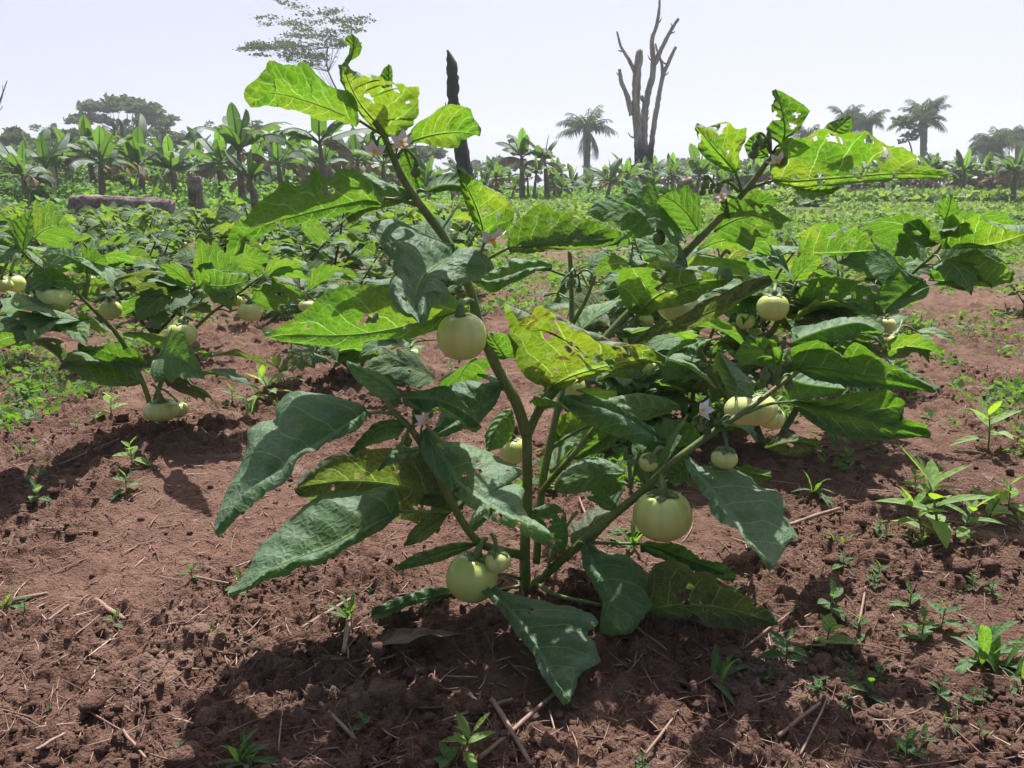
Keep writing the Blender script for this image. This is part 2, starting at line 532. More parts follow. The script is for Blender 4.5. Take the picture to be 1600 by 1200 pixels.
def veinmat():
    m = NT('midrib_green')
    d = m.n('ShaderNodeBsdfDiffuse'); d.inputs[0].default_value = (0.16, 0.24, 0.08, 1)
    t = m.n('ShaderNodeBsdfTranslucent'); t.inputs[0].default_value = (0.42, 0.62, 0.14, 1)
    x = m.n('ShaderNodeMixShader'); x.inputs[0].default_value = 0.6
    m.l(d.outputs[0], x.inputs[1]); m.l(t.outputs[0], x.inputs[2])
    return m.end(x.outputs[0])


M['vein'] = veinmat()

M['leaf_edge'] = leafmat('leaf_scorched_margin', (0.13, 0.17, 0.07), (0.20, 0.27, 0.04), yellow=0, veincol=(0.16, 0.10, 0.04))
HAZE = 0.0016

# ---------------------------------------------------------------- ground
def ground():
    mb = MB()
    ys = np.r_[np.exp(np.linspace(math.log(0.42), math.log(4.2), 760)), np.exp(np.linspace(math.log(4.2), math.log(120), 150))[1:]]
    us = np.linspace(-1, 1, 740)
    us = us * (0.8 + 0.2 * us ** 2)
    X = us[None] * (ys[:, None] * 1.0 + 0.35)
    Y = np.repeat(ys[:, None], len(us), 1)
    Z = H(X, Y)
    Z = Z * np.clip((70 - Y) / 40, 0, 1)
    v = np.stack([X, Y, Z], -1).reshape(-1, 3)
    i = np.arange(len(ys) - 1)[:, None] * len(us); j = np.arange(len(us) - 1)[None]
    q = np.stack([i + j, i + j + 1, i + j + 1 + len(us), i + j + len(us)], -1).reshape(-1, 4)
    o = mb.add(v, q) or mb.build('soil_ground', M['soil'], attrs=False)
    tag(o, 'reddish brown tilled soil of the field', None, None, 'structure')
    mb = MB()
    mb.add([(-325, -7, -0.10), (325, -7, -0.10), (325, 415, -0.10), (-325, 415, -0.10)], [(0, 1, 2, 3)])
    o = mb.build('distant_ground', M['soil'], attrs=False)
    tag(o, 'ground reaching out to the horizon', None, None, 'structure')


ground()

# ---------------------------------------------------------------- leaves
def traced_leaf(root, d, mats):
    """leaf from its own midrib and two margins, each at its own depth; d: dict"""
    n = 64; ns = 13
    mid = d['m']; Y0, Y1 = d['Y']; yb = d.get('yb', 0.0)
    rs = np.random.default_rng(int(mid[0][0] * 7 + mid[0][1]))
    mp = lin(cr([(p[0], p[1]) for p in mid], 60), n)
    tt = np.linspace(0, 1, n)
    Yd = Y0 + (Y1 - Y0) * tt + yb * np.sin(np.pi * tt)
    mid3 = np.array([P(mp[k][0], mp[k][1], Yd[k]) for k in range(n)])
    half = []; hpx = []
    for key, dk in (('a', 'da'), ('b', 'db')):
        e = [mid[0]] + list(d[key]) + [mid[-1]]
        ep = lin([(p[0], p[1]) for p in e], n)
        # soften the polyline a little
        for _ in range(1):
            ep[1:-1] = 0.25 * ep[:-2] + 0.5 * ep[1:-1] + 0.25 * ep[2:]
        jt = rs.normal(size=(n, 2)) * min(.9, .006 * np.linalg.norm(mp[-1] - mp[0])) * (rs.random((n, 1)) < .5); jt[[0, -1]] = 0; ep = ep + jt
        hpx.append(ep)
        off = d.get(dk, 0.0) * np.sin(np.pi * np.clip(tt, 0, 1)) ** 0.6
        half.append(np.array([P(ep[k][0], ep[k][1], Yd[k] + off[k]) for k in range(n)]))
    L = np.linalg.norm(np.diff(mid3, axis=0), axis=1).sum()
    wa = np.linalg.norm(half[0] - mid3, axis=1); wb = np.linalg.norm(half[1] - mid3, axis=1)
    ss = np.r_[-np.linspace(1, 0, ns)[:-1], np.linspace(0, 1, ns)]
    V = np.zeros((n, len(ss), 3)); A = np.zeros((n, len(ss), 2)); B = np.zeros((n, len(ss), 2))
    wave = d.get('w', 0.009); bulge = d.get('bu', 0.010); ks = min(1.0, (L / 0.13) ** 1.5); wave *= ks; bulge *= ks
    for j, s in enumerate(ss):
        e = half[0] if s < 0 else half[1]
        w = wa if s < 0 else wb
        V[:, j] = mid3 + (e - mid3) * abs(s)
        A[:, j, 0] = tt; A[:, j, 1] = s
        B[:, j, 0] = tt * L; B[:, j, 1] = np.sign(s) * w * abs(s)
    du = np.gradient(V, axis=0); dv = np.gradient(V, axis=1)
    N = np.cross(du, dv); N /= np.linalg.norm(N, axis=2)[..., None] + 1e-9
    N[:, :] = N.mean(axis=1, keepdims=True) * 0.7 + N * 0.3
    sa = np.abs(ss)[None]
    ph = rs.random() * 50
    TT, SS = np.meshgrid(tt, ss, indexing='ij')
    und = (vn(TT * 5 + ph, SS * 1.6 + ph, 5) - 0.5) * 2 * wave * sa ** 1.3
    und += 0.0012 * np.sin((TT - 0.22 * sa) * 2 * np.pi * 6.5) * sa * (1 - sa) * 3
    bul = bulge * (1 - (2 * sa - 1) ** 2)
    V = V + N * (und + bul)[..., None]
    i = np.arange(n - 1)[:, None] * len(ss); j = np.arange(len(ss) - 1)[None]
    q = np.stack([i + j, i + j + 1, i + j + 1 + len(ss), i + j + len(ss)], -1).reshape(-1, 4)
    if d.get('h'):      # places eaten away by insects
        X2 = np.zeros((n, len(ss), 2))
        for jj, s in enumerate(ss): X2[:, jj] = mp + ((hpx[0] if s < 0 else hpx[1]) - mp) * abs(s)
        X2 = X2.reshape(-1, 2)[q].mean(1); keep = np.ones(len(q), bool); rim = np.zeros(len(q), bool)
        for hx, hy, hr in d['h']:
            dd = X2 - (hx, hy); an = np.arctan2(dd[:, 1], dd[:, 0])
            rr_ = hr * (1 + .35 * np.sin(3 * an + hx) + .2 * np.sin(5 * an + hy)); ds_ = np.hypot(dd[:, 0], dd[:, 1])
            keep &= ds_ > rr_; rim |= ds_ < rr_ + 2.2
        qr = q[keep & rim]; q = q[keep & ~rim]
    mb = MB()
    mb.add(V.reshape(-1, 3), q, None, 0, A.reshape(-1, 2), B.reshape(-1, 2))
    if d.get('h') and len(qr):
        mb.add(V.reshape(-1, 3), qr, None, 3, A.reshape(-1, 2), B.reshape(-1, 2))
    # raised midrib
    tube(mb, mid3 + 0.0003, [0.0016, 0.0010, 0.0004], 6, n=16, mat=2, caps=False)
    if d.get('p'):
        pp = [P(*x) for x in d['p']] + [mid3[0]]
        if len(pp) == 2: pp = [pp[0], (pp[0] + pp[1]) / 2 + np.array((0, 0, 0.006)), pp[1]]
        tube(mb, pp, [0.0030, 0.0022, 0.0021], 8, mat=1)
    o = mb.build('leaf', [mats[0], mats[1], M['vein'], M['leaf_edge']], root)
    if d.get('l'): o['label'] = d['l']
    return o


PT = np.array([0, .03, .08, .16, .24, .30, .36, .42, .50, .56, .62, .70, .76, .84, .92, 1])
PW = np.array([0, .10, .20, .26, .335, .345, .27, .245, .295, .265, .175, .165, .165, .085, .045, 0])


def leaf_grid(base, tip, width=0.6, roll=0.0, arch=0.12, fold=0.25, seed=0, n=18, ns=4, wave=0.045, droop=0.0):
    """template leaf; returns verts, quads, la, lb"""
    rs = np.random.default_rng(seed)
    base = np.asarray(base, float); tip = np.asarray(tip, float)
    d = tip - base; L = np.linalg.norm(d); d /= L
    up = np.array((0, 0, 1.0))
    w = np.cross(d, up)
    if np.linalg.norm(w) < 0.15: w = np.array((1.0, 0.2, 0))
    w /= np.linalg.norm(w); nrm = np.cross(w, d)
    c, s_ = math.cos(roll), math.sin(roll)
    w, nrm = w * c + nrm * s_, nrm * c - w * s_
    tt = np.linspace(0, 1, n)
    m = base + d * (tt * L)[:, None] + up * (arch * L * 4 * tt * (1 - tt))[:, None] - up * (droop * L * tt ** 2.5)[:, None]
    ss = np.linspace(-1, 1, 2 * ns + 1)
    V = np.zeros((n, len(ss), 3)); A = np.zeros((n, len(ss), 2)); B = np.zeros((n, len(ss), 2))
    ja = PW * (1 + 0.25 * (rs.random(len(PW)) - 0.5)); jb = PW * (1 + 0.25 * (rs.random(len(PW)) - 0.5))
    sa_, sb_ = rs.random(2) * 0.04
    fw = fold + 0.15 * rs.standard_normal()
    ph = rs.random(2) * 40
    for j, s in enumerate(ss):
        pw = np.interp(np.clip(tt + (sa_ if s < 0 else -sb_), 0, 1), PT, ja if s < 0 else jb)
        pw[0] = 0.0; pw[-1] = 0
        hw = pw * L * width / 0.6
        V[:, j] = m + w * (s * hw)[:, None] * math.cos(fw) + nrm * (abs(s) * hw * math.sin(fw))[:, None]
        V[:, j] += d * (abs(s) * hw * 0.25)[:, None]
        wv = (vn(tt * 5 + ph[0] + (9 if s < 0 else 0), np.full(n, s * 1.5 + ph[1]), 4) - 0.5) * 2 * wave * L * abs(s)
        V[:, j] += nrm * (wv - 0.25 * (abs(s) ** 2) * hw * 0.6)[:, None]
        A[:, j, 0] = tt; A[:, j, 1] = s
        B[:, j, 0] = tt * L + seed * 0.37 % 5; B[:, j, 1] = s * hw
    i = np.arange(n - 1)[:, None] * len(ss); j = np.arange(len(ss) - 1)[None]
    q = np.stack([i + j, i + j + 1, i + j + 1 + len(ss), i + j + len(ss)], -1).reshape(-1, 4)
    return V.reshape(-1, 3), q, A.reshape(-1, 2), B.reshape(-1, 2), m


def quick_leaf(root, base, tip, width=0.6, roll=0.0, mat='leaf', pet=None, label=None, **kw):
    b = P(*base) if len(base) == 3 else np.array(base)
    t = P(*tip)
    v, q, a, bb, m = leaf_grid(b, t, width, roll, n=26, ns=6, **kw)
    mb = MB(); mb.add(v, q, None, 0, a, bb)
    tube(mb, m[::3] + 0.0003, [0.0013, 0.0004], 5, mat=2, caps=False, n=12)
    if pet:
        pp = [P(*x) for x in pet] + [b]
        if len(pp) == 2: pp = [pp[0], (pp[0] + pp[1]) / 2 + np.array((0, 0, 0.005)), pp[1]]
        tube(mb, pp, [0.0026, 0.0018], 6, mat=1)
    o = mb.build('leaf', [M[mat], M['stem'], M['vein']], root)
    if label: o['label'] = label
    return o


# ---------------------------------------------------------------- fruit and flowers
def fruit_geo(c, r, squash=0.86, ribs=9, seed=0, rib_amp=0.035, tilt=(0, 0), nu=40, nv=22):
    rs = np.random.default_rng(seed)
    th = np.linspace(0, np.pi, nv); ph = np.linspace(0, 2 * np.pi, nu, endpoint=False)
    TH, PH = np.meshgrid(th, ph, indexing='ij')
    lob = np.abs(np.cos(PH * ribs / 2 + 0.5 * np.sin(PH + seed)))       # 1 mid-lobe, 0 in the groove
    lobw = lob ** 0.6
    rr = r * (1 - rib_amp * (1 - lobw) * np.sin(TH) ** 0.7)
    z = r * squash * np.cos(TH)
    z = z - r * 0.16 * np.exp(-(TH / 0.42) ** 2) + r * 0.07 * np.exp(-((np.pi - TH) / 0.35) ** 2)
    rad = rr * np.sin(TH) ** 0.92
    asym = 1 + 0.03 * np.sin(PH + rs.random() * 6)
    v = np.stack([rad * np.cos(PH) * asym, rad * np.sin(PH) * asym, z], -1).reshape(-1, 3)
    A = np.stack([(z / (r * squash) + 1) / 2, 1 - lob], -1).reshape(-1, 2)
    rot = np.array(Euler((tilt[0], tilt[1], rs.random() * 6)).to_matrix())
    v = v @ rot.T + c
    i = np.arange(nv - 1)[:, None] * nu; j = np.arange(nu)[None]; j2 = (j + 1) % nu
    q = np.stack([i + j, i + nu + j, i + nu + j2, i + j2], -1).reshape(-1, 4)
    return v, q, A, rot


def fruit(root, px, py, dpx, Y, squash=0.86, ribs=9, stalk=None, seed=0, tilt=(0, 0), rib_amp=0.035, label=None, calyx=1.0, lod=1):
    c = P(px, py, Y)
    r = dpx / 2 / FPX * np.linalg.norm(c - np.array((0, 0, CAM_Z)))
    nu, nv = (44, 24) if lod else (20, 12)
    v, q, A, rot = fruit_geo(c, r, squash, ribs, seed, rib_amp, tilt, nu, nv)
    mb = MB(); mb.add(v, q, a=A)
    o = mb.build('fruit', M['fruit'], root)
    if label: o['label'] = label
    # calyx: five pointed sepals lying over the shoulder, and the stalk
    cb = MB(); rs = np.random.default_rng(seed + 5)
    up = rot @ np.array((0, 0, 1.0))
    for k in range(5):
        a0 = k * 2 * np.pi / 5 + rs.random() * 0.3
        ln = r * (0.52 + 0.16 * rs.random()) * calyx
        rows = []
        for t in np.linspace(0, 1, 7):
            rho = t * ln
            w = (0.20 * (1 - t) ** 0.8 + 0.16 * math.sin(math.pi * t)) * r * calyx
            hh = squash * math.sqrt(max(r * r - rho * rho, 0)) - r * 0.16 * math.exp(-((rho / r) / 0.42) ** 2) + 0.002 + 0.05 * r * t * (k % 2)
            for sgn in (-1, 0, 1):
                x = rho; y = sgn * w * 0.75
                p = np.array((x * math.cos(a0) - y * math.sin(a0), x * math.sin(a0) + y * math.cos(a0), hh + (0.03 * r if sgn == 0 else 0)))
                rows.append(rot @ p + c)
        qq = []
        for i in range(6):
            for j in range(2):
                qq.append((i * 3 + j, i * 3 + j + 1, i * 3 + 4 + j, i * 3 + 3 + j))
        cb.add(rows, qq)
    top = c + up * (r * squash * 0.80)
    if stalk:
        e = P(*stalk)
        pts = [top, top + up * r * 0.35, (top + up * r * 0.4 + e) / 2 + np.array((0, 0, 0.005)), e]
    else:
        pts = [top, top + up * r * 0.6, top + up * r * 0.9 + np.array((0.01, 0.01, 0))]
    tube(cb, pts, [0.0085 * r / 0.035, 0.0050 * r / 0.035, 0.0032, 0.0030], 8)
    cb.build('calyx', M['calyx'], o)
    return o


def flower(root, px, py, Y, face=(0, -0.8, -0.5), size=0.013, stalk=None, seed=0):
    c = P(px, py, Y)
    f = Vector(face).normalized()
    rot = np.array(f.to_track_quat('Z', 'Y').to_matrix())
    mb = MB(); rs = np.random.default_rng(seed)
    for k in range(5):
        a0 = k * 2 * np.pi / 5 + 0.2
        rows = []
        for t in np.linspace(0, 1, 5):
            w = size * 0.42 * math.sin(math.pi * (0.25 + 0.75 * t)) + 0.0003
            for sgn in (-1, 0, 1):
                x = size * t * 1.15; y = sgn * w
                z = -0.5 * size * t ** 2 + (0.0012 if sgn else 0)
                rows.append(rot @ np.array((x * math.cos(a0) - y * math.sin(a0), x * math.sin(a0) + y * math.cos(a0), z)) + c)
        qq = [(i * 3 + j, i * 3 + j + 1, i * 3 + 4 + j, i * 3 + 3 + j) for i in range(4) for j in range(2)]
        mb.add(rows, qq)
    o = mb.build('flower', M['petal'], root)
    ab = MB(); ab2 = c + np.array(f) * size * 0.6
    tube(ab, [c, ab2], [size * 0.16, size * 0.10], 8, n=4)
    ab.build('anther_cone', M['anther'], o)
    if stalk:
        sb = MB(); e = P(*stalk)
        tube(sb, [c - np.array(f) * size * 0.1, (c + e) / 2 + np.array((0, 0, 0.008)), e], [0.0022, 0.0011], 6)
        sb.build('flower_stalk', M['calyx'], o)
    return o


def buds(root, spots, Y, anchor):
    """spots: list of (px,py,size_px); drooping buds or tiny fruits on curved stalks"""
    e = P(*anchor)
    for k, (x, y, s) in enumerate(spots):
        c = P(x, y, Y + 0.012 * ((k * 7) % 3 - 1))
        r = s / 2 / FPX * Y * 1.05
        v, q, A, rot = fruit_geo(c, r, 1.15, 5, k, 0.12, (0.4, 0.3), 14, 10)
        mb = MB(); mb.add(v, q, a=A)
        top = c + np.array((0, 0, r * 0.9))
        tube(mb, [top, top + np.array((0, 0, r * 1.2)), (top + e) / 2 + np.array((0, 0, 0.012)), e], [r * 0.62, r * 0.35, 0.0016, 0.0017], 6)
        mb.build('flower_bud', M['calyx'], root)


def stem(root, segs, dark=None, name='stem'):
    mb = MB()
    rs = np.random.default_rng(3)
    for pts, rad in segs:
        pp = [P(*p) for p in pts]
        tube(mb, pp, rad, 12, knobs=0.07, rng=rs, n=(len(pp) - 1) * 8 + 1)
    return mb.build(name, M[dark or 'stem'], root)


LM = lambda k: (M[k], M['stem'])

# ================================================================ the foreground plant
g0 = G(820, 935)
main = empty('garden_egg_plant', (g0[0], 1.09, 0))
tag(main, 'tall garden egg plant filling the foreground, three branches from one stem', 'eggplant')
mb = MB(); rs0 = np.random.default_rng(3)
tube(mb, [P(822, 985, 1.09), P(821, 920, 1.09), P(820, 860, 1.09), P(824, 780, 1.09), P(823, 670, 1.09)], [0.0112, 0.0092, 0.0082, 0.0078, 0.0076], 14, knobs=0.08, rng=rs0, n=40)
mb.build('trunk', M['stem'], main)
stem(main, [([(823, 680, 1.09), (806, 628, 1.09), (775, 572, 1.09), (750, 510, 1.08), (735, 455, 1.08), (712, 400, 1.07), (690, 365, 1.07), (655, 318, 1.06), (625, 270, 1.05), (600, 212, 1.04), (585, 190, 1.03)],
             [0.0086, 0.0080, 0.0075, 0.0070, 0.0066, 0.0060, 0.0056, 0.0048, 0.0038])], name='branch')
stem(main, [([(824, 682, 1.09), (846, 636, 1.11), (893, 583, 1.13), (935, 540, 1.15), (980, 492, 1.16), (1040, 432, 1.17), (1070, 396, 1.17), (1120, 345, 1.16), (1165, 298, 1.15), (1200, 252, 1.14), (1216, 236, 1.14)],
             [0.0062, 0.0064, 0.0064, 0.0066, 0.0066, 0.0064, 0.0056, 0.0046, 0.0034])], name='branch')
stem(main, [([(820, 925, 1.09), (850, 900, 1.075), (897, 858, 1.06), (950, 812, 1.05), (1005, 766, 1.04), (1060, 716, 1.04), (1119, 672, 1.05), (1160, 645, 1.06), (1205, 612, 1.08), (1250, 577, 1.09)],
             [0.0064, 0.0064, 0.0062, 0.0058, 0.0050, 0.0042, 0.0032])], name='branch')
stem(main, [([(818, 868, 1.09), (790, 862, 1.06), (752, 850, 1.02), (730, 826, 1.0), (708, 790, 0.985), (685, 742, 0.975), (662, 700, 0.965), (640, 668, 0.96), (612, 640, 0.955), (604, 622, 0.955)],
             [0.0072, 0.0062, 0.0056, 0.0052, 0.0046, 0.0036])], name='branch')
stem(main, [([(838, 880, 1.10), (846, 770, 1.12), (858, 700, 1.14), (870, 645, 1.16), (884, 580, 1.19), (893, 500, 1.22), (892, 430, 1.25), (890, 392, 1.26)], [0.0062, 0.0058, 0.0048, 0.0036]),
            ([(845, 770, 1.115), (865, 745, 1.10), (900, 705, 1.10), (935, 660, 1.11)], [0.005, 0.0042, 0.0032]),
            ([(856, 705, 1.14), (890, 680, 1.15), (930, 662, 1.16), (960, 655, 1.17)], [0.0032, 0.0024, 0.002]),
            ([(895, 505, 1.22), (915, 470, 1.21), (930, 430, 1.21)], [0.0038, 0.003, 0.0022])], name='branch')
stem(main, [([(835, 910, 1.08), (870, 930, 1.03), (940, 946, 0.98)], [0.0036, 0.003, 0.0026])], name='branch')

leaves = [
 # top of the left branch
 dict(Y=(1.04, 0.98), da=-0.035, db=0.03, m=[(563, 189), (520, 172), (480, 158), (440, 147), (410, 146), (382, 155)],
      a=[(556, 165), (545, 148), (520, 128), (500, 114), (473, 97), (462, 105), (440, 106), (422, 98), (420, 110), (405, 129), (388, 140)],
      b=[(545, 188), (520, 182), (490, 179), (465, 171), (440, 162), (420, 155), (400, 153)], p=[(603, 212, 1.04), (585, 203, 1.04)]),
 dict(Y=(1.04, 1.00), da=-0.01, db=-0.03, bu=0.02, k='leaf_yellow', h=[(615,137,5),(602,138,4),(640,160,3)], m=[(606, 214), (585, 190), (566, 168), (552, 145), (540, 118), (534, 101)],
      a=[(592, 205), (567, 184), (548, 155), (536, 125)],
      b=[(622, 213), (641, 200), (655, 178), (653, 153), (656, 136), (648, 137), (637, 139), (628, 128), (618, 133), (612, 124), (602, 128), (594, 117), (572, 123), (552, 118), (545, 108)]),
 dict(Y=(1.01, 1.0), da=0.01, db=0.01, m=[(541, 102), (548, 90), (552, 74), (550, 52)],
      a=[(538, 95), (545, 84), (547, 72), (538, 66), (540, 57)], b=[(548, 95), (562, 86), (566, 74), (560, 60)]),
 dict(Y=(1.06, 1.05), da=0.01, db=0.0, m=[(606, 150), (607, 120), (607, 100)], a=[(596, 140), (594, 118), (600, 106)], b=[(613, 140), (614, 118), (612, 104)]),
 dict(Y=(1.05, 1.03), da=-0.035, db=0.02, m=[(640, 223), (670, 213), (700, 208), (730, 208), (750, 213)],
      a=[(645, 205), (655, 190), (666, 180), (684, 169), (706, 167), (733, 171), (738, 185), (747, 198)],
      b=[(665, 223), (690, 225), (716, 228), (720, 219), (738, 216)], p=[(620, 248, 1.05), (627, 236, 1.05)]),
 dict(Y=(1.04, 0.95), da=-0.05, db=0.02, k='leaf', h=[(510,288,6),(435,349,5),(560,290,2.5)], m=[(600, 310), (575, 311), (519, 323), (456, 339), (400, 356), (370, 372), (368, 400)],
      a=[(590, 298), (578, 280), (560, 262), (548, 260), (523, 256), (517, 268), (512, 276), (500, 266), (488, 252), (482, 272), (465, 290), (448, 280), (441, 281), (430, 298), (410, 312), (394, 328), (386, 345), (366, 352), (360, 370)],
      b=[(575, 316), (530, 328), (487, 340), (440, 352), (405, 362), (380, 372), (372, 390)], p=[(652, 320, 1.06), (620, 312, 1.05)]),
 dict(Y=(1.07, 1.05), da=0.02, db=-0.01, k='leaf_yellow', m=[(648, 312), (620, 308), (590, 315), (565, 330), (545, 348)],
      a=[(630, 298), (600, 280), (570, 272), (550, 290), (545, 320)], b=[(625, 320), (600, 324), (575, 332), (560, 340)]),
 dict(Y=(1.07, 1.10), da=0.0, db=0.02, m=[(632, 232), (640, 255), (650, 280), (658, 301)],
      a=[(624, 245), (628, 268), (640, 290), (650, 298)], b=[(646, 228), (656, 240), (665, 262), (666, 285), (664, 298)]),
 dict(Y=(1.06, 1.10), da=0.03, db=0.0, m=[(664, 299), (690, 290), (715, 290), (732, 300)],
      a=[(672, 282), (680, 274), (700, 270), (718, 271), (728, 282)], b=[(680, 301), (700, 298), (720, 300)], p=[(645, 310, 1.06)]),
 dict(Y=(1.05, 1.00), da=0.0, db=-0.02, k='leaf_holes', h=[(757,334,5),(777,341,4)], m=[(757, 378), (752, 350), (742, 320), (728, 290), (714, 264)],
      a=[(748, 366), (738, 340), (726, 312), (718, 288)], b=[(772, 367), (790, 360), (800, 352), (805, 332), (797, 318), (787, 305), (770, 294), (756, 288), (738, 276), (722, 266)], p=[(738, 420, 1.08), (750, 398, 1.06)]),
 dict(Y=(1.06, 1.02), da=0.012, db=-0.02, k='leaf_yellow', h=[(862,345,5),(900,340,6),(810,384,4)], m=[(793, 388), (830, 385), (870, 380), (920, 376), (970, 371)],
      a=[(794, 372), (798, 358), (811, 340), (828, 330), (844, 321), (862, 328), (888, 331), (901, 329), (910, 339), (930, 344), (948, 354), (966, 362)],
      b=[(809, 390), (856, 389), (900, 388), (935, 383), (955, 378)], p=[(738, 420, 1.08), (760, 406, 1.07)]),
 dict(Y=(1.20, 1.18), da=0.02, db=-0.02, m=[(862, 423), (830, 423), (795, 432), (765, 440), (738, 441)],
      a=[(858, 412), (844, 409), (820, 403), (802, 402), (790, 415), (765, 430)], b=[(840, 428), (822, 436), (800, 448), (785, 452), (760, 453)], p=[(890, 432, 1.25), (876, 428, 1.22)]),
 # the grey drooping leaf hiding the stem
 dict(Y=(1.05, 0.86), da=0.05, db=0.03, bu=0.012, w=0.014, h=[(640,478,3),(655,452,3),(700,420,3)], m=[(712, 400), (692, 410), (667, 428), (655, 448), (648, 472), (655, 506)],
      a=[(697, 392), (690, 386), (675, 372), (660, 365), (645, 356), (628, 346), (611, 340), (594, 342), (576, 348), (585, 366), (596, 386), (604, 402), (613, 417), (622, 436), (613, 447), (614, 466), (619, 482), (630, 496)],
      b=[(731, 397), (748, 390), (765, 392), (772, 404), (777, 413), (762, 420), (752, 433), (738, 436), (724, 446), (709, 454), (695, 447), (703, 460), (701, 472), (688, 474), (675, 474), (671, 486), (667, 500)]),
 dict(Y=(1.06, 0.99), da=-0.035, db=0.02, k='leaf', h=[(572,490,9),(584,484,6),(636,505,6),(480,500,2.5)], m=[(725, 478), (690, 494), (640, 508), (580, 520), (520, 524), (470, 522), (410, 517)],
      a=[(700, 455), (660, 445), (630, 440), (607, 446), (590, 446), (570, 446), (544, 448), (527, 452), (510, 459), (490, 470), (469, 485), (450, 497), (431, 507)],
      b=[(690, 508), (640, 532), (610, 530), (585, 526), (555, 530), (525, 532), (490, 533), (450, 532)]),
 # lower left branch
 dict(Y=(0.955, 0.84), da=0.09, db=-0.03, bu=0.008, m=[(575, 646), (545, 664), (505, 692), (470, 712), (430, 748), (385, 785), (342, 841)],
      a=[(572, 634), (562, 626), (545, 620), (525, 618), (505, 618), (487, 620), (470, 618), (452, 620), (438, 629), (427, 641), (432, 653), (405, 655), (379, 671), (382, 686), (374, 705), (371, 718), (362, 738), (356, 756), (350, 775), (347, 790), (343, 815)],
      b=[(560, 664), (540, 679), (525, 692), (510, 700), (499, 712), (490, 709), (478, 709), (466, 713), (458, 722), (452, 740), (440, 751), (424, 757), (409, 762), (394, 778), (377, 797), (358, 820)], p=[(612, 646, 0.955), (592, 644, 0.955)]),
 dict(Y=(0.965, 0.90), da=0.07, db=-0.01, bu=0.006, m=[(625, 800), (580, 818), (545, 838), (510, 856), (470, 870), (410, 897), (358, 935)],
      a=[(622, 775), (614, 760), (600, 762), (587, 763), (570, 768), (557, 765), (540, 763), (524, 767), (508, 770), (496, 779), (478, 795), (467, 806), (450, 822), (440, 831), (425, 845), (409, 858), (398, 876), (391, 889), (380, 905), (374, 914), (362, 925)],
      b=[(601, 824), (590, 832), (580, 838), (562, 850), (545, 858), (527, 872), (510, 881), (497, 888), (486, 887), (472, 887), (461, 890), (447, 901), (434, 903), (419, 907), (403, 918), (384, 928)], p=[(704, 800, 0.985), (665, 799, 0.97)]),
 dict(Y=(0.96, 1.03), da=0.03, db=0.0, m=[(625, 626), (605, 605), (580, 590), (560, 580), (541, 568)],
      a=[(622, 612), (612, 598), (598, 586), (577, 575), (560, 570)], b=[(615, 632), (603, 630), (590, 621), (575, 610), (560, 598), (549, 584)]),
 dict(Y=(0.95, 0.89), da=0.07, db=-0.02, m=[(628, 622), (655, 622), (685, 626), (715, 638), (738, 652), (753, 668)],
      a=[(638, 614), (657, 607), (683, 601), (698, 602), (707, 608), (723, 622), (738, 640), (747, 655)], b=[(638, 626), (662, 635), (689, 641), (715, 654), (735, 663)]),
 dict(Y=(1.06, 1.01), da=0.04, db=0.0, k='leaf', m=[(788, 602), (765, 622), (740, 640), (710, 660), (672, 685)],
      a=[(770, 600), (752, 597), (737, 594), (718, 597), (698, 604), (690, 625), (682, 655)], b=[(780, 620), (775, 632), (762, 647), (750, 662), (737, 668), (715, 675), (695, 681)]),
 dict(Y=(0.965, 0.95), da=0.01, db=-0.01, m=[(634, 668), (612, 666), (590, 672), (570, 690), (552, 712)],
      a=[(622, 656), (604, 656), (584, 662), (574, 676), (562, 694)], b=[(622, 684), (600, 688), (585, 692), (566, 704)]),
 dict(Y=(0.97, 0.82), da=-0.02, db=0.07, bu=0.01, w=0.008, k='leaf_holes', h=[(710,766,5),(752,798,6),(768,806,6),(780,815,3),(790,740,3)], m=[(657, 675), (685, 705), (706, 735), (718, 760), (755, 786), (800, 812), (859, 846)],
      a=[(658, 695), (665, 713), (682, 738), (699, 758), (718, 776), (737, 794), (763, 812), (790, 823), (817, 833)],
      b=[(668, 676), (680, 686), (694, 704), (715, 697), (737, 697), (760, 699), (777, 705), (790, 715), (803, 721), (816, 729), (819, 740), (804, 744), (790, 751), (800, 758), (812, 760), (822, 767), (814, 776), (806, 783), (810, 797), (819, 810), (838, 826)]),
 dict(Y=(1.06, 1.02), da=0.0, db=0.0, k='leaf_dull', w=0.012, l='large dull leaf dotted with brown specks', h=[(560,740,4),(620,730,3),(520,760,3),(650,790,5)], m=[(705, 800), (660, 770), (600, 755), (530, 752), (459, 762)],
      a=[(704, 765), (690, 735), (670, 712), (636, 704), (600, 698), (560, 700), (524, 707), (505, 715), (488, 730), (476, 738), (466, 748)],
      b=[(690, 820), (660, 822), (640, 812), (610, 812), (580, 808), (540, 800), (500, 792), (470, 776)]),
 dict(Y=(1.04, 0.99), da=0.01, db=0.0, k='leaf_yellow', m=[(700, 803), (680, 815), (655, 833), (631, 854)], a=[(690, 800), (672, 806), (648, 822), (638, 836)], b=[(695, 812), (684, 828), (668, 842), (648, 850)]),
 dict(Y=(1.05, 0.99), da=0.02, db=0.0, k='leaf', m=[(745, 852), (715, 857), (680, 866), (650, 878), (617, 892)], a=[(735, 848), (710, 848), (686, 854), (660, 864), (640, 877)], b=[(730, 860), (710, 869), (685, 879), (650, 886)], p=[(790, 862, 1.06)]),
 dict(Y=(1.07, 0.97), da=0.02, db=-0.005, k='leaf', m=[(712, 926), (685, 931), (640, 942), (605, 952), (580, 962)], a=[(700, 921), (680, 923), (650, 929), (625, 938), (600, 950)], b=[(700, 933), (685, 938), (650, 947), (620, 955), (600, 963)], p=[(815, 915, 1.09), (760, 925, 1.08)]),
 # bottom leaves
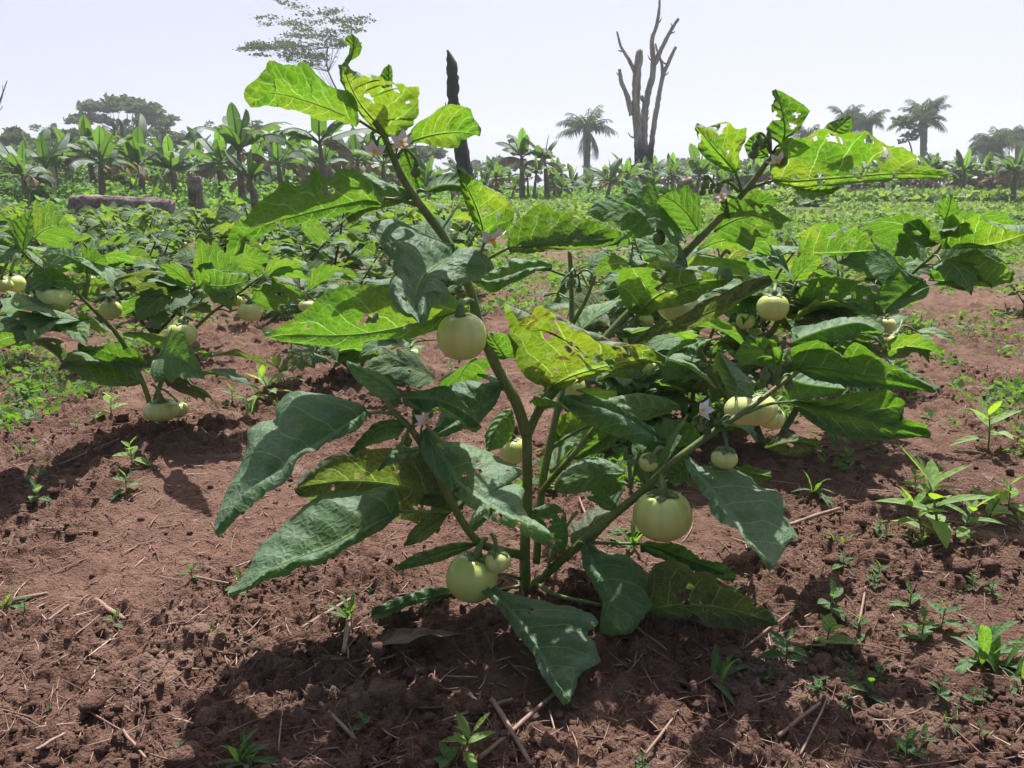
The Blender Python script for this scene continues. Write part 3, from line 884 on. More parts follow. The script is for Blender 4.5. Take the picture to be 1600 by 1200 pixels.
 dict(Y=(0.99, 0.795), da=-0.01, db=0.035, bu=0.008, h=[(830,960,2.5)], m=[(752, 905), (790, 948), (820, 985), (843, 1025), (868, 1068), (886, 1100)],
      a=[(744, 920), (758, 936), (769, 946), (794, 971), (812, 997), (835, 1022), (842, 1048), (854, 1068), (866, 1082)],
      b=[(767, 920), (790, 932), (812, 930), (831, 931), (850, 935), (869, 944), (890, 946), (910, 955), (929, 962), (937, 976), (925, 984), (914, 992), (924, 1003), (931, 1012), (930, 1020), (940, 1037), (925, 1045), (905, 1053), (902, 1072), (893, 1090)], p=[(815, 905, 1.09), (785, 897, 1.05)]),
 dict(Y=(1.03, 0.91), da=0.0, db=0.015, k='leaf', m=[(915, 849), (935, 885), (953, 925), (964, 960), (974, 990)],
      a=[(907, 860), (911, 887), (925, 910), (941, 940), (940, 962), (936, 985), (948, 993)],
      b=[(932, 853), (944, 868), (970, 866), (985, 872), (997, 881), (1010, 892), (1018, 906), (1011, 929), (1020, 946), (1007, 962), (997, 977), (985, 990)], p=[(897, 858, 1.06)]),
 dict(Y=(0.99, 0.925), da=-0.015, db=0.0, k='leaf_dull', bu=0.008, l='large browned leaf with small holes low on the right', h=[(1066,934,8),(1070,942,5),(1160,925,5),(1180,950,4),(1100,957,3)], m=[(1003, 957), (1050, 948), (1100, 948), (1160, 958), (1217, 977)],
      a=[(1006, 930), (1012, 905), (1019, 886), (1037, 881), (1056, 882), (1075, 884), (1083, 895), (1098, 890), (1112, 891), (1127, 910), (1142, 913), (1157, 917), (1175, 930), (1187, 940), (1203, 952)],
      b=[(1037, 968), (1075, 974), (1100, 975), (1124, 976), (1145, 977), (1161, 979), (1175, 976), (1187, 975), (1202, 978)], p=[(940, 946, 0.98)]),
 dict(Y=(1.03, 0.98), da=0.02, db=-0.015, m=[(1000, 850), (1035, 858), (1070, 872), (1105, 884), (1150, 903)],
      a=[(1012, 842), (1030, 843), (1050, 848), (1068, 854), (1084, 862), (1094, 870), (1110, 876), (1125, 880), (1148, 894)], b=[(1025, 862), (1056, 877), (1075, 884), (1094, 888), (1112, 891), (1130, 898)], p=[(925, 848, 1.05), (955, 849, 1.04)]),
 # right drooping leaf
 dict(Y=(1.03, 0.86), da=-0.03, db=0.06, bu=0.008, w=0.007, h=[(1180,800,2.5)], m=[(1070, 718), (1105, 760), (1140, 805), (1165, 842), (1188, 872), (1202, 893)],
      a=[(1072, 735), (1090, 757), (1108, 775), (1116, 797), (1130, 810), (1146, 822), (1161, 850), (1184, 873)],
      b=[(1085, 724), (1097, 735), (1110, 727), (1124, 726), (1137, 728), (1150, 734), (1163, 741), (1176, 749), (1181, 760), (1198, 764), (1214, 766), (1222, 778), (1230, 790), (1223, 801), (1232, 814), (1240, 827), (1248, 842), (1229, 850), (1214, 872)]),
 dict(Y=(1.07, 1.04), da=0.02, db=0.0, m=[(1085, 720), (1070, 730), (1052, 742), (1037, 753)], a=[(1074, 710), (1060, 714), (1045, 728)], b=[(1085, 740), (1078, 752), (1055, 754)]),
 # centre
 dict(Y=(1.12, 1.00), da=-0.02, db=-0.01, k='leaf_brown', bu=0.018, w=0.014, l='insect eaten yellow leaf with browned curling edge',
      h=[(882,545,6),(905,560,5),(930,562,6),(952,570,5),(850,560,4),(975,558,5),(865,520,3.5)], m=[(863, 604), (890, 590), (920, 580), (950, 572), (985, 565), (1012, 560), (1039, 570)],
      a=[(840, 603), (819, 591), (806, 572), (801, 556), (796, 534), (794, 515), (786, 492), (784, 472), (795, 484), (806, 498), (815, 510), (823, 508), (832, 496), (834, 481), (843, 475), (853, 479), (858, 490), (864, 500), (877, 500), (886, 508), (894, 519), (906, 517), (918, 522), (922, 534), (930, 537), (946, 542), (958, 549), (970, 545), (985, 541), (1002, 540), (1012, 549), (1024, 552), (1035, 556)],
      b=[(885, 606), (905, 598), (922, 592), (940, 584), (956, 578), (980, 578), (1004, 578), (1015, 566)], p=[(825, 668, 1.09), (838, 640, 1.10), (850, 617, 1.11)]),
 dict(Y=(1.15, 1.08), da=-0.02, db=0.0, k='leaf_yellow', bu=0.016, w=0.012, h=[(1037,448,10),(1050,458,8),(1028,432,6),(1092,438,5)], m=[(1001, 491), (1020, 468), (1045, 455), (1075, 446), (1105, 440), (1145, 437)],
      a=[(985, 488), (973, 474), (968, 460), (963, 444), (965, 428), (970, 419), (991, 416), (1011, 419), (1018, 411), (1030, 414), (1042, 422), (1058, 427), (1077, 426), (1097, 428), (1114, 432), (1128, 436)],
      b=[(1015, 490), (1032, 486), (1049, 481), (1066, 477), (1087, 470), (1100, 458), (1112, 450), (1126, 449)], p=[(935, 540, 1.15), (965, 515, 1.15)]),
 dict(Y=(1.14, 1.05), da=-0.01, db=0.015, k='leaf_dull', bu=0.006, m=[(985, 540), (1020, 524), (1060, 508), (1100, 492), (1140, 474), (1175, 455), (1208, 440)],
      a=[(1008, 518), (1035, 505), (1059, 493), (1078, 484), (1094, 474), (1110, 470), (1128, 466), (1145, 455), (1162, 445), (1185, 440)],
      b=[(1005, 540), (1025, 528), (1059, 520), (1080, 514), (1096, 506), (1120, 497), (1138, 486), (1150, 476), (1163, 467), (1180, 456)]),
 dict(Y=(1.12, 1.05), da=0.02, db=-0.02, k='leaf', m=[(1060, 716), (1030, 690), (1000, 665), (965, 645), (925, 632), (872, 626)],
      a=[(1046, 700), (1025, 680), (1002, 660), (975, 645), (950, 630), (915, 624)], b=[(1040, 706), (1020, 700), (985, 692), (950, 678), (920, 662), (900, 645)]),
 dict(Y=(1.20, 1.13), da=0.04, db=-0.01, k='leaf', m=[(1062, 640), (1030, 640), (1000, 636), (970, 632), (935, 640)], a=[(1050, 628), (1025, 618), (1000, 613), (975, 616), (950, 628)], b=[(1040, 648), (1010, 655), (980, 652), (955, 650)]),
 # lower centre
 dict(Y=(1.09, 1.05), da=0.015, db=0.0, k='leaf_holes', h=[(858,815,6),(876,805,3)], m=[(835, 795), (848, 815), (862, 840), (884, 858)], a=[(828, 812), (838, 835), (852, 850), (870, 862)], b=[(850, 788), (868, 786), (882, 800), (886, 825), (888, 845)]),
 dict(Y=(1.07, 1.04), da=0.04, db=0.0, k='leaf', m=[(976, 740), (945, 738), (915, 742), (885, 752), (868, 768)], a=[(960, 728), (938, 716), (910, 714), (888, 728), (872, 748)], b=[(955, 752), (930, 765), (900, 772), (880, 772)]),
 dict(Y=(1.13, 1.11), da=0.0, db=-0.0, k='leaf_yellow', m=[(975, 662), (950, 680), (925, 698), (905, 710), (893, 716)], a=[(955, 655), (930, 668), (910, 686), (898, 700)], b=[(972, 680), (950, 700), (925, 712), (905, 717)]),
 dict(Y=(1.20, 1.17), da=0.04, db=0.0, k='leaf', m=[(866, 665), (880, 690), (900, 700), (925, 690), (950, 665)], a=[(872, 650), (895, 642), (925, 645)], b=[(862, 690), (880, 715), (910, 720), (940, 700)]),
 dict(Y=(1.12, 1.09), da=0.03, db=0.0, m=[(800, 640), (785, 655), (770, 680), (762, 705)], a=[(788, 640), (770, 655), (758, 680)], b=[(805, 660), (800, 685), (785, 700)]),
 dict(Y=(1.10, 1.06), da=0.0, db=0.0, k='leaf', m=[(790, 560), (780, 545), (770, 530), (768, 520)], a=[(780, 560), (765, 545), (760, 530)], b=[(805, 560), (810, 540), (795, 522)]),
 # right top
 dict(Y=(1.14, 1.04), da=-0.02, db=-0.012, k='leaf_holes', bu=0.012, h=[(1338,268,7),(1352,262,7),(1368,258,7),(1383,243,8),(1397,272,4),(1433,257,6),(1357,217,5),(1300,215,6),(1313,222,4),(1270,215,4),(1345,275,4)], m=[(1206, 283), (1240, 284), (1290, 280), (1340, 276), (1390, 272), (1440, 272), (1495, 277)],
      a=[(1202, 262), (1210, 240), (1220, 222), (1230, 214), (1242, 216), (1256, 217), (1268, 208), (1284, 200), (1300, 205), (1312, 210), (1330, 207), (1343, 208), (1355, 203), (1364, 210), (1371, 220), (1381, 222), (1391, 230), (1410, 230), (1420, 238), (1431, 244), (1443, 255), (1455, 265), (1475, 268)],
      b=[(1230, 288), (1260, 290), (1300, 290), (1340, 288), (1375, 286), (1408, 281), (1440, 278), (1470, 278)], p=[(1165, 298, 1.15), (1185, 289, 1.145)]),
 dict(Y=(1.15, 1.10), da=0.0, db=-0.02, m=[(1240, 290), (1262, 298), (1285, 298), (1312, 292)], a=[(1255, 290), (1280, 290)], b=[(1243, 310), (1248, 320), (1265, 316), (1282, 310), (1300, 300)]),
 dict(Y=(1.14, 1.13), da=-0.01, db=0.0, k='leaf_holes', h=[(1212,182,7),(1247,180,4),(1240,197,4)], m=[(1222, 228), (1226, 205), (1222, 175), (1212, 139)],
      a=[(1206, 216), (1196, 200), (1203, 192), (1210, 185), (1207, 174), (1206, 165), (1217, 156), (1213, 148)], b=[(1230, 216), (1244, 208), (1251, 199), (1257, 186), (1265, 173), (1250, 160), (1235, 150), (1222, 142)]),
 dict(Y=(1.14, 1.08), da=0.0, db=-0.015, k='leaf_holes', h=[(1128,206,8),(1140,240,3)], m=[(1150, 272), (1132, 250), (1112, 228), (1098, 210), (1087, 197)],
      a=[(1135, 268), (1120, 260), (1106, 250), (1095, 240), (1088, 230), (1090, 218), (1087, 208)], b=[(1160, 260), (1156, 250), (1155, 240), (1162, 228), (1168, 219), (1168, 210), (1170, 202), (1160, 206), (1150, 205), (1144, 196), (1136, 192), (1125, 190), (1122, 200), (1110, 199), (1098, 197)], p=[(1160, 302, 1.15), (1155, 285, 1.145)]),
 dict(Y=(1.16, 1.15), da=0, db=0, m=[(1200, 245), (1185, 232), (1172, 215)], a=[(1190, 248), (1168, 245), (1162, 228)], b=[(1202, 232), (1198, 216), (1185, 205)]),
 dict(Y=(1.13, 1.12), da=0.01, db=0, m=[(1300, 212), (1308, 200), (1318, 190), (1329, 180)], a=[(1290, 205), (1292, 194), (1308, 186)], b=[(1315, 212), (1328, 208), (1332, 195)]),
 dict(Y=(1.15, 1.13), da=0.01, db=0, m=[(1124, 285), (1135, 280), (1146, 281)], a=[(1130, 278)], b=[(1135, 286)], p=[(1155, 300, 1.15)]),
 # leaves at the far end of the lower right branch
 dict(Y=(1.09, 1.00), da=-0.01, db=-0.01, k='leaf', bu=0.012, m=[(1240, 575), (1280, 576), (1320, 582), (1370, 590), (1420, 600), (1463, 611)],
      a=[(1234, 555), (1236, 542), (1255, 536), (1275, 531), (1288, 535), (1295, 542), (1303, 546), (1309, 552), (1316, 564), (1321, 548), (1335, 534), (1350, 540), (1368, 552), (1388, 566), (1402, 572), (1418, 582), (1437, 592)],
      b=[(1270, 594), (1310, 600), (1345, 606), (1390, 609), (1425, 611)]),
 dict(Y=(1.10, 1.13), da=0.03, db=0.0, m=[(1395, 570), (1410, 580), (1430, 590), (1455, 603)], a=[(1400, 560), (1420, 565), (1422, 578), (1440, 588)], b=[(1405, 585), (1425, 598)]),
 dict(Y=(1.10, 0.99), da=-0.01, db=-0.012, k='leaf', bu=0.012, m=[(1232, 628), (1270, 636), (1310, 645), (1350, 655), (1400, 668), (1455, 680)],
      a=[(1262, 624), (1300, 622), (1330, 612), (1360, 612), (1385, 607), (1395, 612), (1396, 620), (1410, 622), (1415, 632), (1400, 640), (1410, 650), (1430, 660), (1448, 662)],
      b=[(1260, 655), (1290, 675), (1330, 686), (1370, 688), (1410, 686), (1430, 684)], p=[(1165, 645, 1.06), (1200, 632, 1.07)]),
 dict(Y=(1.14, 1.22), da=0.10, db=0.0, bu=0.006, m=[(1225, 590), (1255, 600), (1290, 605), (1325, 608)], a=[(1245, 580), (1280, 583), (1310, 594)], b=[(1215, 615), (1230, 625), (1270, 622), (1310, 618)]),
 dict(Y=(1.09, 1.18), da=0.07, db=0.03, bu=0.006, m=[(1150, 620), (1150, 600), (1140, 580), (1120, 545)], a=[(1138, 610), (1125, 590), (1115, 565)], b=[(1175, 618), (1182, 600), (1160, 580), (1135, 555)], p=[(1150, 652, 1.06)]),
 dict(Y=(1.09, 1.03), da=0.0, db=-0.02, m=[(1222, 568), (1205, 555), (1190, 545), (1170, 528)], a=[(1205, 570), (1185, 572), (1160, 575), (1150, 560), (1158, 545)], b=[(1222, 550), (1210, 532), (1190, 526)]),
 dict(Y=(1.10, 1.06), da=0.09, db=-0.01, m=[(1238, 535), (1275, 520), (1310, 510), (1345, 505), (1380, 520)], a=[(1236, 512), (1265, 508), (1290, 500), (1320, 497), (1355, 502)], b=[(1265, 532), (1300, 528), (1340, 522)]),
 dict(Y=(1.15, 1.16), da=0.02, db=0.0, m=[(1085, 700), (1065, 685), (1045, 672), (1022, 665)], a=[(1065, 698), (1040, 695)], b=[(1095, 680), (1080, 660), (1050, 655)]),
 dict(Y=(1.07, 1.03), da=0.01, db=0.0, k='leaf_yellow', m=[(1150, 730), (1170, 738), (1190, 742), (1205, 745)], a=[(1165, 725), (1190, 732), (1204, 735)], b=[(1165, 748), (1185, 756), (1198, 752)]),
 dict(Y=(1.18, 1.15), da=0.02, db=0.0, k='leaf_dull', l='dark withered leaf in the shade', m=[(1195, 700), (1225, 692), (1250, 690), (1275, 697)], a=[(1210, 683), (1240, 678), (1265, 686)], b=[(1215, 710), (1245, 714), (1268, 708)]),
]
for d in leaves:
    traced_leaf(main, d, LM(d.get('k', 'leaf')))

fruit(main, 722, 525, 78, 1.0, 0.98, 7, (738, 470, 1.07), 1, (0.1, 0.0), 0.010, 'smooth round cream fruit high on the left branch', calyx=0.55)
fruit(main, 1036, 805, 90, 1.0, 0.86, 11, (1030, 742, 1.035), 2, (-0.05, 0.05), 0.05, 'ribbed flattened fruit hanging under the right branch')
fruit(main, 738, 902, 79, 0.995, 0.95, 7, (760, 842, 1.02), 3, (0.2, 0.15), 0.045, 'ribbed fruit low beside the trunk')
fruit(main, 778, 876, 40, 0.985, 0.85, 6, (768, 835, 1.01), 4, (0.1, 0.1), 0.05, 'small green fruit crowned by its calyx', calyx=1.5)
fruit(main, 802, 704, 44, 1.20, 0.95, 8, (775, 680, 1.18), 5, (0, 0), 0.03)
fruit(main, 1172, 640, 78, 1.30, 0.66, 8, (1180, 600, 1.2), 6, (0, 0.2), 0.05)
fruit(main, 1205, 652, 42, 1.36, 0.8, 7, None, 7, (0, 0.3), 0.04)
fruit(main, 1060, 480, 64, 1.20, 0.7, 8, (1040, 440, 1.18), 8, (0.1, 0), 0.04)
fruit(main, 1125, 421, 39, 1.30, 0.82, 9, (1140, 395, 1.28), 9, (0, -0.1), 0.03)
fruit(main, 890, 604, 52, 1.32, 0.85, 8, (880, 565, 1.2), 10, (0, -0.1), 0.03)
fruit(main, 1132, 716, 40, 1.02, 0.8, 6, (1125, 660, 1.05), 11, (0, -0.1), 0.06, 'unripe green fruit under a thick stalk', calyx=1.6)
fruit(main, 1013, 722, 30, 1.03, 0.9, 6, (1035, 700, 1.05), 12, (0.3, 0.6), 0.05, 'tiny green fruit on the lower right branch', calyx=1.6)
flower(main, 665, 656, 0.94, (0.5, -0.7, -0.5), 0.014, (655, 690, 0.96), 1)
flower(main, 770, 374, 1.03, (0.3, -0.4, -0.9), 0.019, (745, 405, 1.07), 2)
flower(main, 1100, 640, 1.02, (-0.8, -0.5, 0.1), 0.013, (1118, 668, 1.05), 3)
flower(main, 1128, 306, 1.12, (0.1, -0.8, -0.5), 0.013, (1140, 340, 1.15), 4)
flower(main, 628, 222, 1.02, (0.2, -0.7, -0.6), 0.014, (618, 245, 1.05), 5)
flower(main, 586, 236, 1.02, (-0.2, -0.5, -0.8), 0.014, (600, 215, 1.04), 6)
flower(main, 1215, 250, 1.12, (0.2, -0.6, -0.7), 0.012, (1210, 238, 1.14), 7)
flower(main, 850, 462, 1.3, (-0.4, -0.8, 0.1), 0.010, (893, 470, 1.22), 8)
buds(main, [(583, 226, 15), (602, 240, 10), (650, 268, 16)], 1.04, (608, 225, 1.04))
buds(main, [(628, 715, 20), (637, 690, 15), (655, 652, 12), (672, 648, 10), (648, 645, 10)], 0.955, (645, 672, 0.96))
buds(main, [(1095, 668, 13), (1105, 672, 14), (1140, 665, 14), (1122, 660, 12), (1085, 662, 10)], 1.045, (1122, 668, 1.05))
buds(main, [(1195, 588, 16), (1190, 600, 14), (1233, 602, 15), (1200, 548, 12), (1225, 535, 11)], 1.075, (1215, 603, 1.075))
buds(main, [(1185, 222, 12), (1200, 218, 11), (1192, 228, 9), (1178, 240, 14), (1222, 250, 16)], 1.13, (1205, 242, 1.14))
buds(main, [(1102, 288, 13), (1112, 298, 10), (1098, 300, 10), (1122, 296, 10)], 1.13, (1140, 340, 1.155))
buds(main, [(985, 722, 12), (1000, 712, 10), (978, 715, 9)], 1.06, (985, 770, 1.045))
buds(main, [(1062, 414, 18), (1030, 372, 20), (1070, 420, 12)], 1.15, (1052, 380, 1.17))
buds(main, [(893, 440, 14), (880, 452, 12), (905, 452, 10), (872, 468, 10), (925, 440, 11)], 1.22, (900, 432, 1.23))

# ---------------------------------------------------------------- extra leaves of the foreground plant (behind the first ones)
Q = quick_leaf
for a in [
    dict(base=(1072, 376, 1.18), tip=(968, 318, 1.12), width=.62, roll=1.0, mat='leaf_holes'),
    dict(base=(1090, 360, 1.17), tip=(1028, 306, 1.13), width=.7, roll=-0.9),
    dict(base=(1025, 352, 1.22), tip=(914, 338, 1.18), width=.6, roll=0.8),
    dict(base=(1115, 362, 1.18), tip=(1236, 346, 1.08), width=.62, roll=0.9, mat='leaf_holes'),
    dict(base=(1150, 340, 1.2), tip=(1222, 312, 1.15), width=.6, roll=0.8, mat='leaf_holes'),
    dict(base=(1030, 332, 1.24), tip=(966, 292, 1.2), width=.7, roll=0.7, mat='leaf_holes'),
    dict(base=(1060, 420, 1.2), tip=(985, 370, 1.25), width=.6, roll=0.5),
    dict(base=(1080, 400, 1.2), tip=(1170, 440, 1.25), width=.6, roll=0.3, mat='leaf_yellow'),
    dict(base=(1090, 392, 1.2), tip=(1205, 400, 1.3), width=.6, roll=0.6),
    dict(base=(900, 525, 1.22), tip=(975, 470, 1.3), width=.6, roll=0.2),
    dict(base=(985, 520, 1.2), tip=(1090, 545, 1.3), width=.6, roll=0.2),
    dict(base=(1100, 530, 1.22), tip=(1010, 590, 1.25), width=.6, roll=0.1, mat='leaf'),
    dict(base=(1020, 560, 1.3), tip=(1120, 610, 1.25), width=.6, roll=0.2),
    dict(base=(1080, 505, 1.3), tip=(1180, 560, 1.25), width=.62, roll=0.5, mat='leaf_holes'),
    dict(base=(900, 610, 1.2), tip=(990, 690, 1.22), width=.5, roll=0.5),
    dict(base=(860, 740, 1.12), tip=(945, 700, 1.2), width=.55, roll=0.4, mat='leaf_yellow'),
    dict(base=(1010, 760, 1.06), tip=(1075, 650, 1.16), width=.6, roll=0.3),
    dict(base=(745, 560, 1.1), tip=(700, 640, 1.2), width=.6, roll=0.2),
    dict(base=(900, 860, 1.1), tip=(960, 790, 1.2), width=.5, roll=0.3, mat='leaf_dull'),
    dict(base=(735, 830, 1.03), tip=(830, 760, 1.15), width=.5, roll=0.6),
    dict(base=(700, 790, 1.03), tip=(650, 740, 1.12), width=.6, roll=0.6, mat='leaf_dull'),
    dict(base=(640, 700, 1.02), tip=(720, 760, 1.1), width=.6, roll=0.6),
    dict(base=(850, 905, 1.06), tip=(905, 800, 1.12), width=.5, roll=0.9),
    dict(base=(665, 705, 0.975), tip=(590, 735, 0.93), width=.6, roll=.2),
    dict(base=(716, 800, 0.99), tip=(742, 742, 1.06), width=.7, roll=.3, mat='leaf_yellow'),
    dict(base=(835, 640, 1.11), tip=(905, 655, 1.02), width=.6, roll=.3),
    dict(base=(960, 800, 1.05), tip=(925, 735, 1.12), width=.6, roll=.2),
    dict(base=(1130, 668, 1.05), tip=(1185, 690, 0.98), width=.6, roll=.2),
    dict(base=(800, 615, 1.1), tip=(745, 585, 1.14), width=.6, roll=-.2),
    dict(base=(700, 400, 1.1), tip=(612, 372, 1.2), width=.7, roll=0.3),
    dict(base=(690, 360, 1.1), tip=(755, 300, 1.16), width=.6, roll=0.5, mat='leaf_yellow'),
    dict(base=(720, 440, 1.12), tip=(660, 520, 1.2), width=.6, roll=0.4),
]:
    Q(main, seed=int(a['base'][0]) + int(a['tip'][1]), **a)

# ================================================================ neighbouring plants
def neighbour(px, py, label, branches, fr, lv, nrand=0, rad=0.008, seed=1):
    g = G(px, py)
    root = empty('garden_egg_plant', (g[0], g[1], 0))
    tag(root, label, 'eggplant', 'garden egg plants of the field')
    rs = np.random.default_rng(seed)
    mb = MB(); ends = []
    for b in branches:
        pts = [P(*p) for p in b]
        k = len(b)
        tube(mb, pts, [rad, rad * 0.8, rad * 0.5, rad * 0.32], 8, knobs=0.08, rng=rs)
        ends.append(pts)
    mb.build('stem', M['stem'] if px > 0 else M['stem_dark'], root)
    for a in lv:
        Q(root, a[0], a[1], a[2], a[3], a[4], seed=int(a[0][0] + a[1][1]))
    kinds = ['leaf', 'leaf', 'leaf_yellow', 'leaf_holes', 'leaf', 'leaf_dull']
    for k in range(nrand):
        pts = ends[rs.integers(len(ends))]
        c = cr(pts, 20); b = c[rs.integers(7, 20)]
        az = rs.random() * 6.283; L = 0.075 + 0.085 * rs.random()
        d = np.array((math.cos(az), math.sin(az), -0.15 + 0.7 * (rs.random() - 0.35)))
        pet = b + d * 0.035
        tip = pet + d * L
        tip[2] = max(tip[2], 0.035)
        v, q, A, B, m = leaf_grid(pet, tip, 0.55 + 0.15 * rs.random(), (rs.random() - 0.5) * 1.7, seed=k + seed * 50, n=22, ns=5, droop=0.1 * rs.random())
        l = MB(); l.add(v, q, None, 0, A, B)
        tube(l, [b, (b + pet) / 2 + np.array((0, 0, .004)), pet], [.0024, .0018], 6, mat=1)
        l.build('leaf', [M[kinds[rs.integers(6)]], M['stem']], root)
    for i, f in enumerate(fr):
        fruit(root, *f[:4], squash=f[4], ribs=f[5], stalk=f[6], seed=seed * 10 + i, tilt=f[7] if len(f) > 7 else (0, 0), rib_amp=0.04)
    return root


L_, Y_, H_, D_ = 'leaf', 'leaf_yellow', 'leaf_holes', 'leaf_dull'
nbC = neighbour(246, 690, 'spreading garden egg plant at the left edge, its lowest fruit almost touching the soil',
    [[(248, 700, 1.84), (238, 655, 1.84), (226, 605, 1.83), (190, 533, 1.80), (142, 480, 1.76), (100, 440, 1.73), (60, 415, 1.70), (25, 385, 1.68)],
     [(236, 650, 1.84), (255, 590, 1.86), (290, 530, 1.88), (330, 490, 1.90), (358, 470, 1.92), (410, 430, 1.95)],
     [(300, 525, 1.88), (285, 490, 1.92), (300, 455, 1.95), (330, 425, 1.98)],
     [(160, 500, 1.78), (110, 500, 1.70), (60, 505, 1.62)],
     [(130, 470, 1.76), (138, 430, 1.78), (130, 400, 1.8)]],
    [(253, 641, 50, 1.78, .62, 11, (238, 600, 1.8)), (278, 640, 30, 1.84, .75, 9, (245, 605, 1.84)), (285, 522, 42, 1.80, .85, 8, (300, 500, 1.88)),
     (391, 487, 36, 1.86, .82, 8, (375, 462, 1.92)), (80, 468, 50, 1.66, .75, 9, (85, 435, 1.72)), (62, 446, 32, 1.74, .8, 8, (80, 430, 1.72)),
     (173, 484, 30, 1.86, .9, 8, (150, 470, 1.78)), (46, 467, 22, 1.78, .7, 8, (60, 430, 1.72)), (20, 443, 30, 1.8, .8, 8, (30, 400, 1.7)), (5, 446, 24, 1.75, .8, 8, (20, 400, 1.7)),
     (368, 470, 20, 1.95, .9, 7, (360, 450, 1.95)), (278, 470, 22, 1.95, .8, 8, (290, 450, 1.95)), (480, 478, 26, 2.2, .7, 8, (470, 455, 2.2))],
    [((242, 564, 1.76), (318, 592, 1.60), .55, -1.1, L_), ((255, 562, 1.8), (332, 556, 1.9), .6, .15, L_),
     ((219, 597, 1.8), (94, 572, 1.62), .6, .3, L_), ((260, 598, 1.8), (405, 612, 1.72), .5, .2, L_), ((262, 600, 1.78), (338, 634, 1.66), .6, .9, D_),
     ((312, 562, 1.9), (424, 576, 2.0), .6, .2, D_), ((200, 520, 1.84), (262, 556, 1.95), .7, .1, L_), ((115, 500, 1.70), (0, 492, 1.50), .6, .4, L_),
     ((110, 503, 1.66), (-30, 535, 1.5), .6, .2, H_), ((-10, 540, 1.7), (100, 568, 1.55), .6, .5, Y_), ((130, 425, 1.76), (118, 384, 1.74), .9, 1.3, L_),
     ((132, 425, 1.76), (165, 404, 1.72), .8, 1.1, L_), ((125, 410, 1.78), (66, 402, 1.8), .7, .9, L_), ((52, 375, 1.7), (128, 368, 1.6), .6, 1.0, Y_),
     ((331, 417, 1.97), (334, 390, 1.98), 1.0, 1.3, L_), ((352, 423, 1.95), (424, 404, 1.9), .65, .9, L_), ((312, 446, 1.94), (392, 437, 1.8), .7, 1.3, Y_),
     ((298, 447, 1.93), (246, 413, 1.9), .6, -.9, L_), ((391, 470, 1.95), (478, 464, 1.9), .6, .9, H_), ((160, 452, 1.8), (262, 440, 1.95), .5, .5, D_),
     ((180, 455, 1.8), (290, 500, 1.9), .55, .5, D_), ((25, 385, 1.68), (8, 340, 1.66), .9, 1.0, L_), ((28, 388, 1.68), (-30, 430, 1.6), .7, .4, L_), ((410, 430, 1.95), (482, 420, 1.95), .6, .7, L_),
     ((420, 425, 1.97), (500, 448, 2.0), .6, .4, L_), ((35, 395, 1.7), (50, 330, 1.7), .6, .3, L_)], nrand=30, rad=0.0075, seed=3)
nbB = neighbour(1205, 700, 'fruiting garden egg plant right behind the foreground one, with dark stems',
    [[(1205, 715, 1.74), (1232, 660, 1.76), (1280, 590, 1.78), (1335, 535, 1.76), (1385, 475, 1.72), (1421, 432, 1.68), (1470, 386, 1.64), (1478, 350, 1.63)],
     [(1200, 710, 1.74), (1180, 660, 1.74), (1165, 600, 1.76), (1172, 540, 1.8), (1188, 490, 1.82), (1215, 430, 1.84), (1240, 395, 1.84)],
     [(1172, 545, 1.8), (1205, 520, 1.74), (1225, 480, 1.7), (1245, 440, 1.7)],
     [(1196, 700, 1.74), (1140, 630, 1.70), (1100, 560, 1.68), (1080, 500, 1.68)],
     [(1290, 580, 1.78), (1350, 555, 1.84), (1400, 520, 1.9), (1410, 500, 1.92)],
     [(1200, 470, 1.82), (1240, 478, 1.8), (1300, 480, 1.8)]],
    [(1208, 480, 47, 1.58, .86, 9, (1212, 445, 1.68)), (1165, 501, 28, 1.72, .95, 8, (1160, 480, 1.78)), (1140, 512, 24, 1.8, .8, 7, (1150, 490, 1.8)), (1178, 520, 24, 1.8, .8, 7, (1165, 500, 1.8)),
     (1384, 508, 28, 1.8, .8, 11, (1388, 490, 1.85)), (1400, 533, 23, 1.85, .75, 9, (1410, 510, 1.9)), (1238, 495, 22, 1.85, .8, 7, (1240, 480, 1.8)), (1290, 520, 20, 1.85, .8, 7, (1292, 500, 1.85))],
    [((1340, 378, 1.9), (1414, 382, 1.75), .6, 1.2, L_), 
     ((1445, 388, 1.66), (1396, 402, 1.6), .6, 1.0, L_),
     ((1420, 440, 1.68), (1308, 412, 1.7), .6, .8, L_),
     ((1240, 440, 1.7), (1285, 400, 1.66), .8, 1.0, Y_), ((1478, 352, 1.64), (1545, 345, 1.6), .6, .6, L_),
     ((1180, 470, 1.8), (1105, 450, 1.7), .6, .5, L_), ((1165, 590, 1.76), (1100, 640, 1.7), .6, .3, L_), ((1235, 430, 1.84), (1180, 400, 1.8), .6, .8, L_),
     ((1335, 535, 1.76), (1260, 545, 1.6), .6, .3, L_), ((1180, 655, 1.74), (1270, 712, 1.65), .6, .3, D_), ((1260, 620, 1.76), (1310, 700, 1.70), .6, .2, L_), ((1100, 560, 1.7), (1035, 600, 1.6), .7, .3, L_),
     ((1080, 500, 1.68), (1150, 520, 1.6), .7, .6, H_), ((1088, 530, 1.68), (985, 560, 1.6), .6, .3, L_)], nrand=76, rad=0.0085, seed=5)
